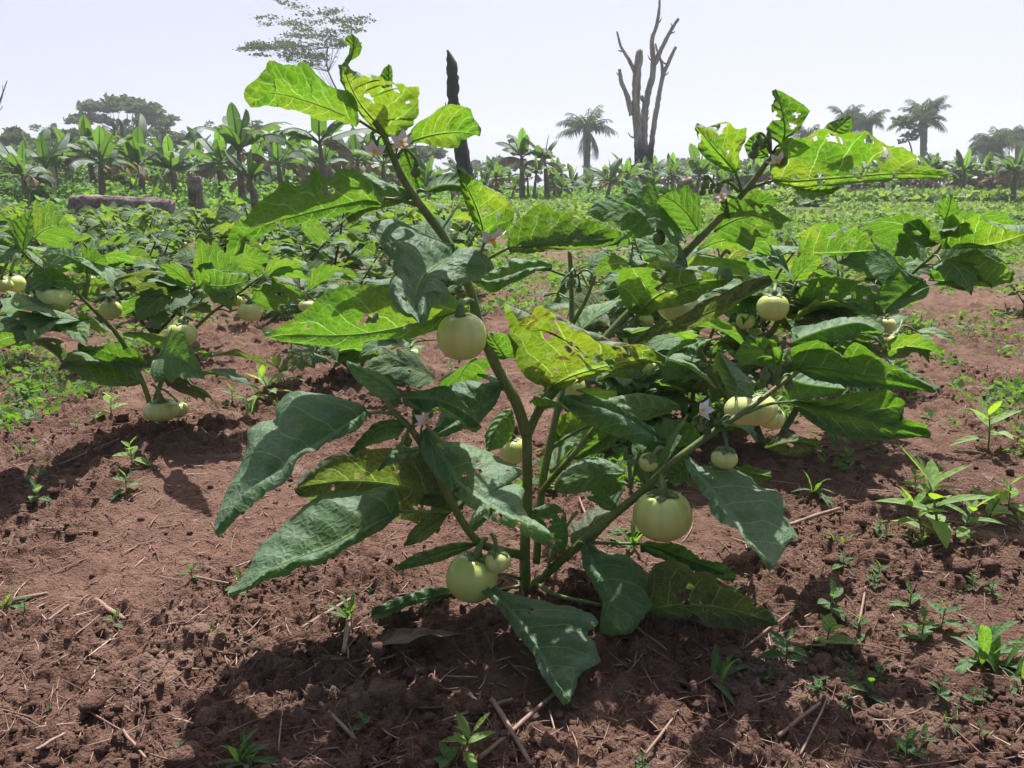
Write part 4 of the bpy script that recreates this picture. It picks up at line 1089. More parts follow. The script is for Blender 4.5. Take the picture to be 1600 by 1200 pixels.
neighbour(556, 606, 'garden egg plant seen behind the lower left leaves, with a curled leaf near the soil',
    [[(556, 612, 2.36), (548, 570, 2.36), (540, 530, 2.36), (500, 480, 2.34), (470, 450, 2.3)],
     [(553, 600, 2.36), (580, 550, 2.38), (640, 535, 2.36), (690, 530, 2.3)],
     [(545, 560, 2.36), (575, 500, 2.4), (600, 450, 2.42)],
     [(548, 575, 2.36), (510, 550, 2.3), (495, 552, 2.28)]],
    [(643, 555, 27, 2.26, .9, 8, (650, 535, 2.35)), (520, 470, 22, 2.3, .8, 8, (515, 455, 2.3))],
    [((494, 552, 2.28), (437, 587, 2.15), .5, 1.1, D_), ((640, 535, 2.3), (560, 560, 2.2), .6, .3, L_), ((660, 575, 2.2), (600, 600, 2.1), .8, 1.0, H_),
     ((680, 590, 2.2), (560, 580, 2.1), .5, .8, Y_), ((470, 450, 2.3), (440, 400, 2.25), .7, 1.0, L_), ((480, 455, 2.3), (540, 420, 2.3), .6, .6, L_), ((470, 360, 2.6), (520, 375, 2.5), .7, 1.0, L_)], nrand=30, rad=0.0070, seed=8)
neighbour(985, 590, 'garden egg plant in the gap between the two upper branches, farther back',
    [[(985, 600, 2.42), (975, 540, 2.42), (930, 470, 2.4), (905, 420, 2.38)], [(987, 590, 2.42), (1020, 530, 2.44), (1060, 450, 2.46), (1065, 390, 2.46)],
     [(986, 580, 2.42), (990, 500, 2.5), (985, 430, 2.55), (990, 370, 2.55)], [(987, 590, 2.42), (1060, 560, 2.35), (1120, 540, 2.3)]],
    [(1010, 500, 24, 2.35, .85, 8, (1005, 480, 2.4)), (940, 505, 20, 2.35, .85, 8, (940, 485, 2.4))], [], nrand=88, rad=.007, seed=12)
neighbour(1075, 655, 'leafy garden egg plant tucked between the trunk of the foreground plant and the fruiting one',
    [[(1075, 660, 1.97), (1060, 600, 1.97), (1010, 540, 1.9), (960, 490, 1.85)], [(1078, 650, 1.97), (1090, 580, 1.95), (1120, 500, 1.9), (1130, 440, 1.9), (1120, 380, 1.92)],
     [(1070, 640, 1.97), (1040, 560, 2.0), (1030, 470, 2.05), (1000, 400, 2.05), (985, 350, 2.05)], [(1075, 640, 1.97), (1150, 600, 1.9), (1190, 560, 1.85)], [(1070, 640, 1.97), (1010, 620, 1.9), (975, 590, 1.85)]],
    [(1015, 575, 26, 1.85, .85, 8, (1010, 550, 1.9)), (1110, 575, 24, 1.9, .85, 8, (1105, 550, 1.95))], [], nrand=86, rad=.0065, seed=16)
neighbour(1330, 580, 'low garden egg plant beside the weedy soil, behind the rightmost branch',
    [[(1330, 575, 2.45), (1325, 520, 2.45), (1290, 470, 2.45), (1250, 430, 2.4)], [(1330, 570, 2.45), (1350, 500, 2.5), (1370, 440, 2.5), (1375, 400, 2.5)],
     [(1330, 560, 2.45), (1300, 500, 2.5), (1310, 430, 2.6), (1300, 380, 2.6)]],
    [(1335, 520, 20, 2.4, .85, 8, (1335, 500, 2.4))], [], nrand=60, rad=.007, seed=14)

for d in [
    dict(Y=(1.80, 1.66), da=-0.03, db=0.02, k=H_, h=[(1300,372,5),(1330,382,4),(1275,365,2.5)], m=[(1246, 396), (1280, 397), (1320, 395), (1376, 391)], a=[(1250, 375), (1262, 358), (1280, 348), (1298, 347), (1310, 352), (1318, 366), (1335, 355), (1350, 360), (1364, 378)], b=[(1290, 402), (1340, 399)]),
    dict(Y=(1.62, 1.45), da=-0.03, db=0.02, k=L_, m=[(1471, 388), (1510, 387), (1560, 380), (1615, 362)], a=[(1470, 362), (1478, 342), (1490, 334), (1500, 343), (1512, 346), (1530, 333), (1545, 345), (1565, 351), (1592, 355)], b=[(1500, 391), (1550, 387), (1590, 374)]),
    dict(Y=(1.62, 1.56), da=0.0, db=0.0, k=L_, m=[(1476, 346), (1482, 328), (1487, 306)], a=[(1466, 336), (1464, 322), (1475, 312)], b=[(1491, 342), (1499, 331), (1497, 318)]),
    dict(Y=(1.62, 1.56), da=-0.02, db=0.02, k=L_, h=[(1437,362,4)], m=[(1465, 382), (1445, 368), (1419, 346)], a=[(1445, 387), (1425, 372), (1417, 357)], b=[(1466, 362), (1453, 346), (1434, 342)]),
    dict(Y=(1.66, 1.50), da=-0.03, db=0.02, k=L_, m=[(1450, 438), (1490, 441), (1540, 440), (1584, 437)], a=[(1455, 424), (1475, 409), (1500, 399), (1528, 391), (1538, 402), (1555, 413), (1568, 415), (1580, 430)], b=[(1500, 444), (1550, 443)]),
    dict(Y=(1.68, 1.62), da=-0.02, db=0.02, k=L_, m=[(1440, 436), (1420, 452), (1400, 468), (1377, 488)], a=[(1422, 424), (1397, 418), (1384, 440), (1370, 462), (1367, 480)], b=[(1456, 447), (1440, 466), (1410, 483)]),
    dict(Y=(1.75, 1.60), da=-0.03, db=0.02, k=Y_, h=[(1290,470,3),(1330,480,4),(1350,470,3)], m=[(1236, 490), (1280, 493), (1330, 490), (1380, 491)], a=[(1240, 470), (1250, 450), (1265, 438), (1290, 432), (1320, 435), (1345, 440), (1358, 446), (1363, 462), (1374, 478)], b=[(1280, 498), (1330, 496)]),
]:
    traced_leaf(nbB, d, LM(d['k']))
for d in [
    dict(Y=(1.78, 1.66), da=-0.03, db=0.02, m=[(230, 567), (200, 558), (160, 548), (121, 538)], a=[(215, 545), (200, 543), (193, 549), (188, 540), (170, 537), (145, 535)], b=[(225, 573), (205, 576), (180, 568), (150, 554)]),
    dict(Y=(1.74, 1.62), da=0.05, db=-0.02, m=[(222, 598), (190, 596), (150, 587), (95, 571)], a=[(215, 575), (190, 560), (165, 558), (150, 572), (130, 565), (112, 566)], b=[(200, 605), (170, 604), (135, 592)]),
    dict(Y=(1.76, 1.60), da=-0.03, db=0.02, m=[(320, 446), (345, 448), (370, 444), (392, 437)], a=[(312, 432), (314, 423), (330, 420), (350, 428), (372, 432)], b=[(340, 456), (362, 452)]),
]:
    traced_leaf(nbC, d, LM('leaf'))

# ---------------------------------------------------------------- plants of the field: prototypes and copies
def field_plant(seed, h, near, nl, nf):
    rs = np.random.default_rng(seed)
    root = empty('garden_egg_plant', (0, 0, 0))
    mb = MB(); br = []
    tube(mb, [(0, 0, -0.05), (0.005, 0, h * 0.15), (0, 0.01, h * 0.32)], [0.009, 0.008], 6)
    for k in range(4):
        az = k * 1.57 + rs.random(); sp = h * (0.55 + 0.3 * rs.random())
        pts = np.array([(0, 0, h * 0.1 + 0.05 * k * h), (math.cos(az) * sp * .4, math.sin(az) * sp * .4, h * .5), (math.cos(az) * sp * .8, math.sin(az) * sp * .8, h * (0.78 + 0.2 * rs.random()))])
        tube(mb, pts, [0.007, 0.0035], 5, n=8); br.append(cr(pts, 16))
    mb.build('stem', M['stem_dark'], root)
    fb = MB()
    kinds = ['leaf_far', 'leaf_far', 'leaf_far', 'leaf_yellow', 'leaf_holes']
    for k in range(nl):
        c = br[k % 4]; b = c[rs.integers(3, 16)]
        az = rs.random() * 6.283; L = h * (0.15 + 0.15 * rs.random())
        d = np.array((math.cos(az), math.sin(az), 0.5 * (rs.random() - 0.35)))
        pet = b + d * h * 0.06
        n, ns = (16, 4) if near else (8, 2)
        v, q, A, B, m = leaf_grid(pet, pet + d * L, .62 + .15 * rs.random(), (rs.random() - .5) * 1.8, seed=seed * 100 + k, n=n, ns=ns, droop=.12)
        if near:
            l = MB(); l.add(v, q, None, 0, A, B); tube(l, [b, pet], .002, 5, mat=1, n=3)
            l.build('leaf', [M[kinds[k % 5]], M['stem']], root)
        else:
            fb.add(v, q, None, k % 4 == 3, A, B)
    if not near: fb.build('foliage', [M['leaf_far'], M['leaf_yellow']], root)
    for k in range(nf):
        c = br[k % 4][rs.integers(6, 14)] + np.array((0, 0, -h * 0.10))
        v, q, A, rot = fruit_geo(c, 0.026, .82, 8, k, .04, (0, 0), 16, 10)
        f = MB(); f.add(v, q, a=A); tube(f, [c + np.array((0, 0, .018)), c + np.array((0, 0, h * .1))], [.006, .003], 5, mat=1, n=3)
        f.build('fruit', [M['fruit'], M['calyx']], root)
    return root


protosN = [field_plant(20 + k, 0.46, True, 62, 3) for k in range(3)]
protosF = [field_plant(40 + k, 0.42, False, 95, 2) for k in range(5)]
used = set()
rs = np.random.default_rng(77)
def place(protos, x, y, s, label, group):
    p = protos[rs.integers(len(protos))]
    o = p if p.name not in used else copy_tree(p)
    used.add(p.name)
    o.location = (x, y, float(H(x, y)) * 0.8); o.rotation_euler = (0, 0, rs.random() * 6.283); o.scale = (s, s, s * (0.85 + .3 * rs.random()))
    tag(o, label, 'eggplant', group)
# nearer rows
for x, y, s in [(-2.0, 2.75, 1.0), (-1.35, 2.9, 1.05), (-0.75, 3.15, 0.95), (-2.7, 3.4, 1.1), (-1.9, 3.75, 1.0), (-1.15, 3.85, 1.05), (-0.35, 3.9, .8),
                (1.05, 3.2, 1.0), (1.55, 3.6, .95), (0.65, 3.6, .8), (-2.1, 2.2, .85), (2.6, 3.9, .6)]:
    place(protosN, x, y, s, 'low leafy garden egg plant a row or two behind the nearest plants', 'garden egg plants in the second rows')
n = 0
for yy in np.arange(4.5, 16.5, 0.72):
    for xx in np.arange(-yy * .72, yy * .72, 0.72):
        x = xx + rs.normal() * .18; y = yy + rs.normal() * .18; u = x / y
        dens = 1.0 if u < -0.10 else (0.55 if u < 0.02 else (0.10 if y < 7 else 0.16))
        if u > .25 and y > 6: dens = 0.22
        if rs.random() > dens or n > 285 or (u > 0.45 and y < 7): continue
        s = (0.95 + .35 * rs.random()) * (1.0 if u < 0.02 else .62)
        s *= float(np.interp(y, [4.5, 7, 10, 16], [1.0, .78, .5, .4]))
        side = 'left' if u < 0.0 else 'right'
        place(protosF, x, y, s, {'left': 'leafy garden egg plant in the dense rows reaching back to the log', 'right': 'small garden egg plant in the thinly planted rows right of centre'}[side],
              {'left': 'garden egg plants in the far left rows', 'right': 'garden egg plants in the far right rows'}[side])
        n += 1

# ---------------------------------------------------------------- banana plants
def bmat(name, c1, c2, tr, tw=0.4):
    m = NT(name); la = m.attr('la').outputs['Vector']; sep = m.n('ShaderNodeSeparateXYZ'); m.l(la, sep.inputs[0])
    rnd = m.n('ShaderNodeObjectInfo').outputs['Random']
    g = m.coord(); n1 = m.noise(g, 5, 5, .6)
    st = m.math('ABSOLUTE', m.math('SUBTRACT', m.math('FRACT', m.math('MULTIPLY', sep.outputs[0], 60)), .5))
    c = m.mix(m.map(m.math('ADD', n1, m.math('MULTIPLY', rnd, .2)), .4, .75, 0, 1), c1, c2)
    mid = m.map(m.math('ABSOLUTE', sep.outputs[1]), 0.03, 0.10, 1, 0)
    c = m.mix(mid, c, (0.24, 0.32, 0.10))
    nb = m.bump(st, .4, .02)
    d = m.n('ShaderNodeBsdfDiffuse'); m.l(c, d.inputs[0]); m.l(nb, d.inputs['Normal'])
    t = m.n('ShaderNodeBsdfTranslucent'); m.put(t.inputs[0], tr)
    g2 = m.n('ShaderNodeBsdfGlossy'); g2.inputs['Roughness'].default_value = .5; g2.inputs[0].default_value = (.8, .85, .9, 1); m.l(nb, g2.inputs['Normal'])
    mx = m.n('ShaderNodeMixShader'); mx.inputs[0].default_value = tw; m.l(d.outputs[0], mx.inputs[1]); m.l(t.outputs[0], mx.inputs[2])
    m2 = m.n('ShaderNodeMixShader'); m2.inputs[0].default_value = .06; m.l(mx.outputs[0], m2.inputs[1]); m.l(g2.outputs[0], m2.inputs[2])
    return m.end(m2.outputs[0])


M['banana'] = bmat('banana_leaf', (.055, .10, .032), (.10, .155, .05), (.16, .32, .03), .42)
M['banana_new'] = bmat('young_banana_leaf', (.09, .20, .03), (.13, .25, .04), (.26, .55, .04), .5)
M['banana_dead'] = bmat('withered_banana_leaf', (.19, .13, .085), (.36, .27, .19), (.24, .14, .07), .25)
M['banana_stem'] = stemmat('banana_pseudostem', (.075, .050, .035), (.20, .15, .10), scale=14, bump=.7, stretch=.15)


def banana_leaf(mb, b, az, el, L, W, bend, rs, mat=0, torn=.4, droop=.5, n=16, fold=None):
    d = np.array((math.cos(az), math.sin(az), 0)); side = np.array((-math.sin(az), math.cos(az), 0))
    pts = []; p = np.array(b, float); e = el; pet = 0.12
    dirs = []
    for i in range(n + 1):
        dr = d * math.cos(e) + np.array((0, 0, 1)) * math.sin(e)
        pts.append(p.copy()); dirs.append(dr); p = p + dr * L / n; e -= bend / n * (0.4 + 1.2 * i / n)
    pts = np.array(pts)
    tube(mb, pts, [.022, .014, .004], 5, mat=mat, n=n + 1, caps=False, smoothcurve=False)
    for sgn in (-1, 1):
        ang = droop
        for i in range(n):
            t0, t1 = i / n, (i + 1) / n
            if t1 < pet: continue
            def w(t):
                u = min(1, max(0, (t - pet + .02) / (1 - pet + .02)))
                return W * .5 * max(.02, min(1, u / .14) ** .6 * min(1, (1 - u) / .28) ** .5)
            tearing = rs.random() < torn
            if tearing: ang = droop + rs.normal() * .35
            up0 = np.cross(side, dirs[i]); up0 /= np.linalg.norm(up0) + 1e-9
            if up0[2] < 0: up0 = -up0
            o = sgn * side * math.cos(ang) - up0 * math.sin(ang)
            sh = dirs[i] * .12 * W
            gap = .1 * L / n if tearing else 0
            r = []
            for (pp, t, g_) in ((pts[i], t0, gap), (pts[i + 1], t1, 0)):
                ww = w(t)
                for s in (0, .5, 1):
                    r.append(pp + o * ww * s + sh * s * s + dirs[i] * g_ * s - np.array((0, 0, 1)) * .1 * ww * s * s)
            A = [(t0, 0), (t0, .5), (t0, 1), (t1, 0), (t1, .5), (t1, 1)]
            mb.add(r, [(0, 1, 4, 3), (1, 2, 5, 4)], None, mat, a=A)


def banana(seed, h, nl, LL, near=True, dead=4, newleaf=True):
    rs = np.random.default_rng(seed)
    root = empty('banana_plant', (0, 0, 0))
    sb = MB(); lx, ly = rs.normal() * .05, rs.normal() * .05
    top = np.array((lx, ly, h))
    tube(sb, [(0, 0, -.1), (lx * .3, ly * .3, h * .5), top], [.10, .08, .045], 9, knobs=.2, rng=rs, n=12)
    sb.build('pseudostem', M['banana_stem'], root)
    fb = MB()
    for k in range(nl):
        az = k * 2.4 + rs.random() * 1.5; el = R(22 + 62 * rs.random()); l = LL * (.6 + .55 * rs.random())
        a = dict(b=top - np.array((0, 0, .05 * rs.random())), az=az, el=el, L=l, W=LL * .30, bend=.3 + 2.3 * rs.random() ** 1.3, rs=rs, torn=.22, droop=.2 + .45 * rs.random())
        if near:
            m_ = MB(); banana_leaf(m_, **a); m_.build('leaf', M['banana'], root)
        else:
            banana_leaf(fb, n=9, mat=0, **a)
    if newleaf:
        a = dict(b=top, az=rs.random() * 6, el=R(84), L=LL * .72, W=LL * .22, bend=.15, rs=rs, torn=.05, droop=.1)
        if near:
            m_ = MB(); banana_leaf(m_, **a); m_.build('young_leaf', M['banana_new'], root)
        else: banana_leaf(fb, n=7, mat=1, **a)
    for k in range(dead):
        a = dict(b=top - np.array((0, 0, .08)), az=rs.random() * 6.28, el=R(5 + 30 * rs.random()), L=LL * .7, W=LL * .26, bend=2.2, rs=rs, torn=.7, droop=1.0)
        if near:
            m_ = MB(); banana_leaf(m_, n=10, **a); m_.build('dead_leaf', M['banana_dead'], root)
        else: banana_leaf(fb, n=6, mat=2, **a)
    if not near: fb.build('foliage', [M['banana'], M['banana_new'], M['banana_dead']], root)
    return root


def put(o, px, pybase, Y, label=None, cat=None, group=None, s=1.0, rz=0.0):
    """stand a thing on the ground at distance Y in the column of pixel px"""
    p = P(px, 300, Y)
    o.location = (p[0], Y, 0.0); o.scale = (s, s, s); o.rotation_euler = (0, 0, rz)
    return tag(o, label, cat, group)


bgrp = 'banana plants along the field edge'
for px, Y, h, nl, LL, lab, sd in [
    (160, 19, 1.15, 7, 1.15, 'banana plant with one broad bright leaf standing upright, behind the left half of the log', 1),
    (40, 18, .8, 7, 1.1, 'banana plant near the left edge of the picture with yellow-green leaf stalks', 2),
    (75, 21, 1.05, 7, 1.15, 'ragged banana plant second from the left edge', 3),
    (224, 22, 1.15, 7, 1.4, 'banana plant hung with many brown dead leaves behind the middle of the log', 4),
    (275, 21, 1.0, 7, 1.2, 'banana plant with spread green leaves just left of the grey stump', 5),
    (345, 23, 1.3, 7, 1.3, 'banana plant with leaning leaves just right of the grey stump', 6),
    (378, 18, 1.35, 8, 1.45, 'tallest banana plant on the left with a rolled spear leaf above long arching leaves', 7),
    (398, 17.3, .8, 6, .8, 'young banana plant in front of the tallest one, with a bright upright leaf', 8),
    (440, 22, 1.2, 7, 1.35, 'banana plant between the two tallest, half hidden by the big foreground leaf', 9),
    (508, 19, 1.6, 8, 1.5, 'tall dark banana plant left of the topmost foreground leaves', 10),
    (560, 23, 1.3, 7, 1.3, 'banana plant seen below the topmost foreground leaves', 11),
    (600, 22, 1.2, 7, 1.2, 'banana plant left of the charred pole, partly behind the foreground stem', 12),
]:
    o = banana(sd, h, nl, LL, True, 5 if sd == 4 else 2)
    put(o, px, 0, Y, lab, 'banana plant', bgrp, 1.0, 0)
bp = [banana(100 + k, .70 + .17 * k, 6 + k % 3, 1.0 + .09 * (k * 7 % 5), False, 3 + k % 4) for k in range(6)]
first = set()
rb = np.random.default_rng(9)
cells = []
for Y in (28.5, 31, 33, 36, 39, 43):
    for px in np.arange(455, 1660, 21 if Y < 40 else 30):
        cells.append((px + rb.normal() * 9, Y + rb.normal() * .8))
for Y in (25, 28, 33):
    for px in np.arange(-60, 640, 34): cells.append((px + rb.normal() * 9, Y + rb.normal() * .7))
for px, Y in cells:
    if rb.random() < .16 + .5 * (fbm(np.array([px * .011]), np.array([Y * .2]), 44, 2)[0] > .56): continue
    k = rb.integers(6); p = bp[k]
    o = p if k not in first else copy_tree(p); first.add(k)
    left = px < 560
    put(o, px, 0, Y, 'banana plant crowded behind the nearer banana plants on the left' if left else 'banana plant with brown hanging leaves in the long plantation behind the field', 'banana plant',
        'banana plants in the rows at the back left' if left else 'banana plants of the plantation band', (.50 + .42 * rb.random() ** 1.4) * (1.35 if left else 1), rb.random() * 6.28)
    o.rotation_euler = (rb.normal() * .09, rb.normal() * .09, rb.random() * 6.28)
for px, Y, s, lab in [(700 + 116, 30, 1.35, 'banana plant with one bright upright leaf, tallest of the band right of the pole'), (855, 30, 1.25, 'banana plant with spreading pale leaves next right of the tallest in the band'), (1585, 24, .85, 'large banana plant with a bright upright leaf at the right edge of the picture'), (1545, 26, .75, 'dark leaved banana plant beside the one at the right edge')]:
    o = copy_tree(bp[3]); put(o, px, 0, Y, lab, 'banana plant', bgrp, s, rb.random() * 6)

# ---------------------------------------------------------------- undergrowth and bushes (leafy masses)
def tuft_mesh(mb, n, xyz, size, rs, mat=0):
    """n small leaf quads (two triangles bent) at given points, vectorised"""
    d = rs.normal(size=(n, 3)); d[:, 2] = np.abs(d[:, 2]) * .7; d /= np.linalg.norm(d, axis=1)[:, None]
    u = np.cross(d, rs.normal(size=(n, 3))); u /= np.linalg.norm(u, axis=1)[:, None]
    L = size * (0.6 + .8 * rs.random(n))[:, None]; W = L * .28
    nrm = np.cross(d, u)
    v = np.stack([xyz, xyz + d * L * .45 + u * W + nrm * L * .05, xyz + d * L - np.array((0, 0, .15)) * L, xyz + d * L * .45 - u * W + nrm * L * .05], 1).reshape(-1, 3)
    q = np.arange(n * 4).reshape(-1, 4)
    A = np.tile(np.array([(0, 0), (.45, 1), (1, 0), (.45, -1)], float), (n, 1))
    B = A * .05 + np.repeat(rs.random((n, 1)), 4, 0)
    mb.add(v, q, None, mat, A, B)


M['grass'] = leafmat('meadow_leaf', (.085, .135, .045), (.24, .40, .04), yellow=.10, N=4)
rs = np.random.default_rng(5)
mb = MB()
nC = 4200
cx = rs.random(nC); cy = 16.5 + 30 * rs.random(nC) ** .8
cx = (cx * 1.6 - .8) * cy
hh = np.where(cx / cy < -.1, .25 + .5 * rs.random(nC), .12 + .22 * rs.random(nC)); hh = np.where(cy < 19, hh * .6, hh)
keep = (cx / cy < -.12) | (cy > 29)
hh = np.where((cx / cy > -.12) & (cy > 32), .3 + .35 * rs.random(nC), hh)
cx, cy, hh = cx[keep], cy[keep], hh[keep]
m = 22
xyz = np.stack([np.repeat(cx, m) + rs.normal(size=len(cx) * m) * .22, np.repeat(cy, m) + rs.normal(size=len(cx) * m) * .22, np.repeat(hh, m) * rs.random(len(cx) * m)], 1)
tuft_mesh(mb, len(xyz), xyz, .17, rs)
tag(mb.build('undergrowth', M['weed']), 'leafy undergrowth beneath and before the banana plants', None, None, 'stuff')

mb = MB()
nC = 2600
cy = 24 + 7 * rs.random(nC); cx = (.28 + .45 * rs.random(nC)) * cy
xyz = np.stack([np.repeat(cx, 9) + rs.normal(size=nC * 9) * .12, np.repeat(cy, 9) + rs.normal(size=nC * 9) * .12, .35 * rs.random(nC * 9)], 1)
tuft_mesh(mb, len(xyz), xyz, .25, rs)
nC = 9000
cy = 13 + 18 * rs.random(nC); cx = (-.1 + .85 * rs.random(nC)) * cy
kp = fbm(cx * .7, cy * .35, 61, 3) > .47
cx, cy = cx[kp], cy[kp]; nC = len(cx)
xyz = np.stack([np.repeat(cx, 8) + rs.normal(size=nC * 8) * .14, np.repeat(cy, 8) + rs.normal(size=nC * 8) * .14, .13 * rs.random(nC * 8)], 1)
tuft_mesh(mb, len(xyz), xyz, .11, rs)
tag(mb.build('rough_grass', M['grass']), 'pale rough grass in front of the plantation on the right', None, None, 'stuff')

M['bush'] = leafmat('bush_leaf', (.035, .085, .035), (.14, .30, .03), yellow=.05, N=4)
M['tree_leaf'] = leafmat('tree_leaf', (.030, .050, .034), (.06, .10, .03), yellow=.0, N=4, tw=.35, gloss=.04)
M['palm_leaf'] = leafmat('palm_leaf', (.032, .050, .032), (.05, .08, .02), yellow=.0, N=4, tw=.35, gloss=.04)


def bush(px, Y, w, h, label, seed, leaf=.12, mat='bush', n=2600, name='bush', cat='bush', grp=None):
    rs = np.random.default_rng(seed)
    p = P(px, 300, Y); root = empty(name, (p[0], Y, 0))
    tag(root, label, cat, grp)
    mb = MB(); ctr = []
    for k in range(9):
        ctr.append((rs.normal() * w * .30, rs.normal() * w * .2, h * (.3 + .5 * rs.random()), w * (.16 + .12 * rs.random())))
    c = np.array(ctr)[rs.integers(0, 9, n)]
    d = rs.normal(size=(n, 3)); d /= np.linalg.norm(d, axis=1)[:, None]
    xyz = c[:, :3] + d * c[:, 3:4] * (rs.random((n, 1)) ** .35)
    xyz[:, 2] = np.abs(xyz[:, 2])
    xyz = xyz + np.array((p[0], Y, 0))
    tuft_mesh(mb, n, xyz, leaf, rs)
    mb.build('crown', M[mat], root)
    sb = MB()
    for k in range(5):
        cc = ctr[k]; tube(sb, [np.array((p[0] + rs.normal() * .05, Y, 0)), np.array((p[0] + cc[0] * .5, Y + cc[1] * .5, cc[2] * .5)), np.array((p[0] + cc[0], Y + cc[1], cc[2]))], [.03, .012], 5, n=6)
    sb.build('stem', M['bark_dark'], root)


M['bark_dark'] = stemmat('dark_bark', (.045, .038, .032), (.12, .10, .085), scale=9, bump=.6)
M['bark_pale'] = stemmat('weathered_bark', (.12, .085, .065), (.33, .27, .24), scale=7, bump=.8, stretch=.2)
for i, (px, Y, w, h, lab) in enumerate([
    (100, 26, 3.0, 1.7, 'round green bush behind the log, left of the upright banana leaf'), (15, 28, 3.2, 1.9, 'bush at the left edge of the picture behind the first banana plants'),
    (190, 25, 2.2, 1.3, 'bush behind the middle of the log'), (330, 26, 2.4, 1.2, 'bush right behind the grey stump'),
    (450, 27, 2.4, 1.4, 'bush below the large left foreground leaf'), (60, 19.5, 1.6, .8, 'low bush left of the fallen log')]):
    bush(px, Y, w, h, lab, i + 1, grp='bushes among the banana plants')

# ---------------------------------------------------------------- trees
def tree(name, label, cat, Y, trunk, crown, leaf, seed, mat='tree_leaf', bark='bark_dark', grp=None, r0=.35, flat=.35, limbs=True, clump=.16):
    """trunk: pixel points; crown: (px,py,rx_px,rz_px,count) leaf clouds placed on boughs at distance Y"""
    rs = np.random.default_rng(seed)
    b = P(trunk[0][0], trunk[0][1], Y)
    root = empty(name, (b[0], Y, 0)); tag(root, label, cat, grp)
    tb = MB(); pts = [np.array((b[0], Y, -.2))] + [P(x, y, Y) for x, y in trunk]
    tube(tb, pts, [r0, r0 * .75, r0 * .5], 8, knobs=.1, rng=rs)
    fork = [P(x, y, Y) for x, y in trunk[1:]] or [pts[-1]]
    mb = MB(); px2m = Y / FPX
    lb = MB()
    for (cx, cy, rx, rz, n) in crown:
        c = P(cx, cy, Y + rs.normal() * rx * px2m * .6)
        n = int(n)
        # sub-clumps make the cloud uneven
        ns_ = max(4, n // 60)
        sc_ = rs.normal(size=(ns_, 3)) * np.array((rx * .5, rx * .6, rz * .5)) * px2m + c
        f = fork[rs.integers(len(fork))]
        for k in range(ns_):
            if limbs and k % 2 == 0:
                midp = (f + sc_[k]) / 2 + rs.normal(size=3) * rx * px2m * .12 + np.array((0, 0, -.1 * rz * px2m))
                tube(lb, [f, midp, sc_[k]], [r0 * .22, r0 * .12, r0 * .03], 4, n=7)
        idx = rs.integers(0, ns_, n)
        rr = max(rx * clump, 3.0) * px2m
        xyz = sc_[idx] + rs.normal(size=(n, 3)) * np.array((rr, rr, rr * flat))
        tuft_mesh(mb, n, xyz, leaf, rs)
    tb.build('trunk', M[bark], root)
    if lb.v: lb.build('limbs', M[bark], root)
    mb.build('crown', M[mat], root)
    return root


tree('umbrella_tree', 'wide dark umbrella shaped tree on the skyline at the left', 'tree', 78, [(192, 300), (192, 250), (205, 215)],
     [(170, 168, 40, 4, 420), (212, 170, 36, 4, 420), (238, 184, 24, 3, 240), (148, 186, 34, 3, 300), (190, 161, 34, 3, 360), (128, 192, 16, 3, 120), (200, 192, 46, 3, 200), (228, 210, 34, 3, 320), (180, 216, 30, 3, 200), (242, 228, 22, 3, 200), (160, 208, 24, 3, 150), (130, 172, 18, 3, 120), (255, 195, 12, 3, 90), (258, 220, 16, 3, 130), (205, 234, 50, 6, 600), (225, 246, 50, 8, 800)], .7, 11, flat=.18)
tree('tall_sparse_tree', 'tall airy tree with thin see-through crown above the topmost left leaves', 'tree', 60, [(556, 300), (552, 200), (513, 112), (512, 75)],
     [(495, 20, 34, 7, 380), (530, 35, 34, 7, 380), (465, 45, 32, 8, 440), (440, 68, 36, 8, 520), (410, 78, 28, 6, 400), (475, 80, 38, 9, 560), (505, 55, 38, 10, 440), (548, 50, 24, 7, 260), (430, 30, 28, 6, 200), (390, 76, 20, 4, 200), (500, 92, 28, 6, 300), (450, 90, 28, 6, 340), (535, 72, 22, 6, 200)], .22, 12, r0=.10, flat=.22, clump=.24)
tree('broadleaf_tree', 'dark broadleaf tree behind the first banana plants near the left edge', 'tree', 55, [(30, 300), (30, 240)],
     [(20, 215, 24, 10, 500), (45, 225, 26, 10, 500), (10, 235, 22, 12, 500), (70, 240, 22, 10, 400)], .45, 13)
tree('broadleaf_tree', 'rounded green tree just left of the umbrella shaped one', 'tree', 50, [(112, 300), (112, 240)],
     [(105, 215, 26, 9, 700), (130, 225, 26, 10, 800), (90, 230, 26, 10, 700), (118, 240, 34, 10, 800), (75, 245, 20, 10, 300)], .42, 14)
tree('bare_tree', 'leafless pale grey tree between the two trees at the left', 'tree', 80, [(72, 300), (70, 230), (68, 205)], [(55, 198, 16, 4, 60), (82, 200, 18, 5, 60), (68, 208, 20, 5, 50)], .3, 15, r0=.12, bark='bark_pale')
tree('bare_tree', 'thin leafless tree behind the tallest left banana plant', 'tree', 70, [(372, 300), (372, 240), (372, 210)], [(350, 195, 18, 8, 60), (385, 190, 20, 8, 70), (370, 205, 26, 8, 60)], .3, 16, r0=.12, bark='bark_pale')
tree('broadleaf_tree', 'small dark tree right behind the tallest left banana plant', 'tree', 52, [(405, 300), (405, 235)], [(405, 212, 16, 9, 500), (415, 225, 20, 9, 400), (470, 240, 30, 8, 500)], .4, 17)
tree('broadleaf_tree', 'low dark tree behind the leaves left of the charred pole', 'tree', 60, [(640, 300), (640, 245)], [(600, 235, 30, 8, 500), (650, 240, 34, 8, 600), (560, 240, 24, 8, 400), (690, 245, 20, 6, 300)], .45, 18)
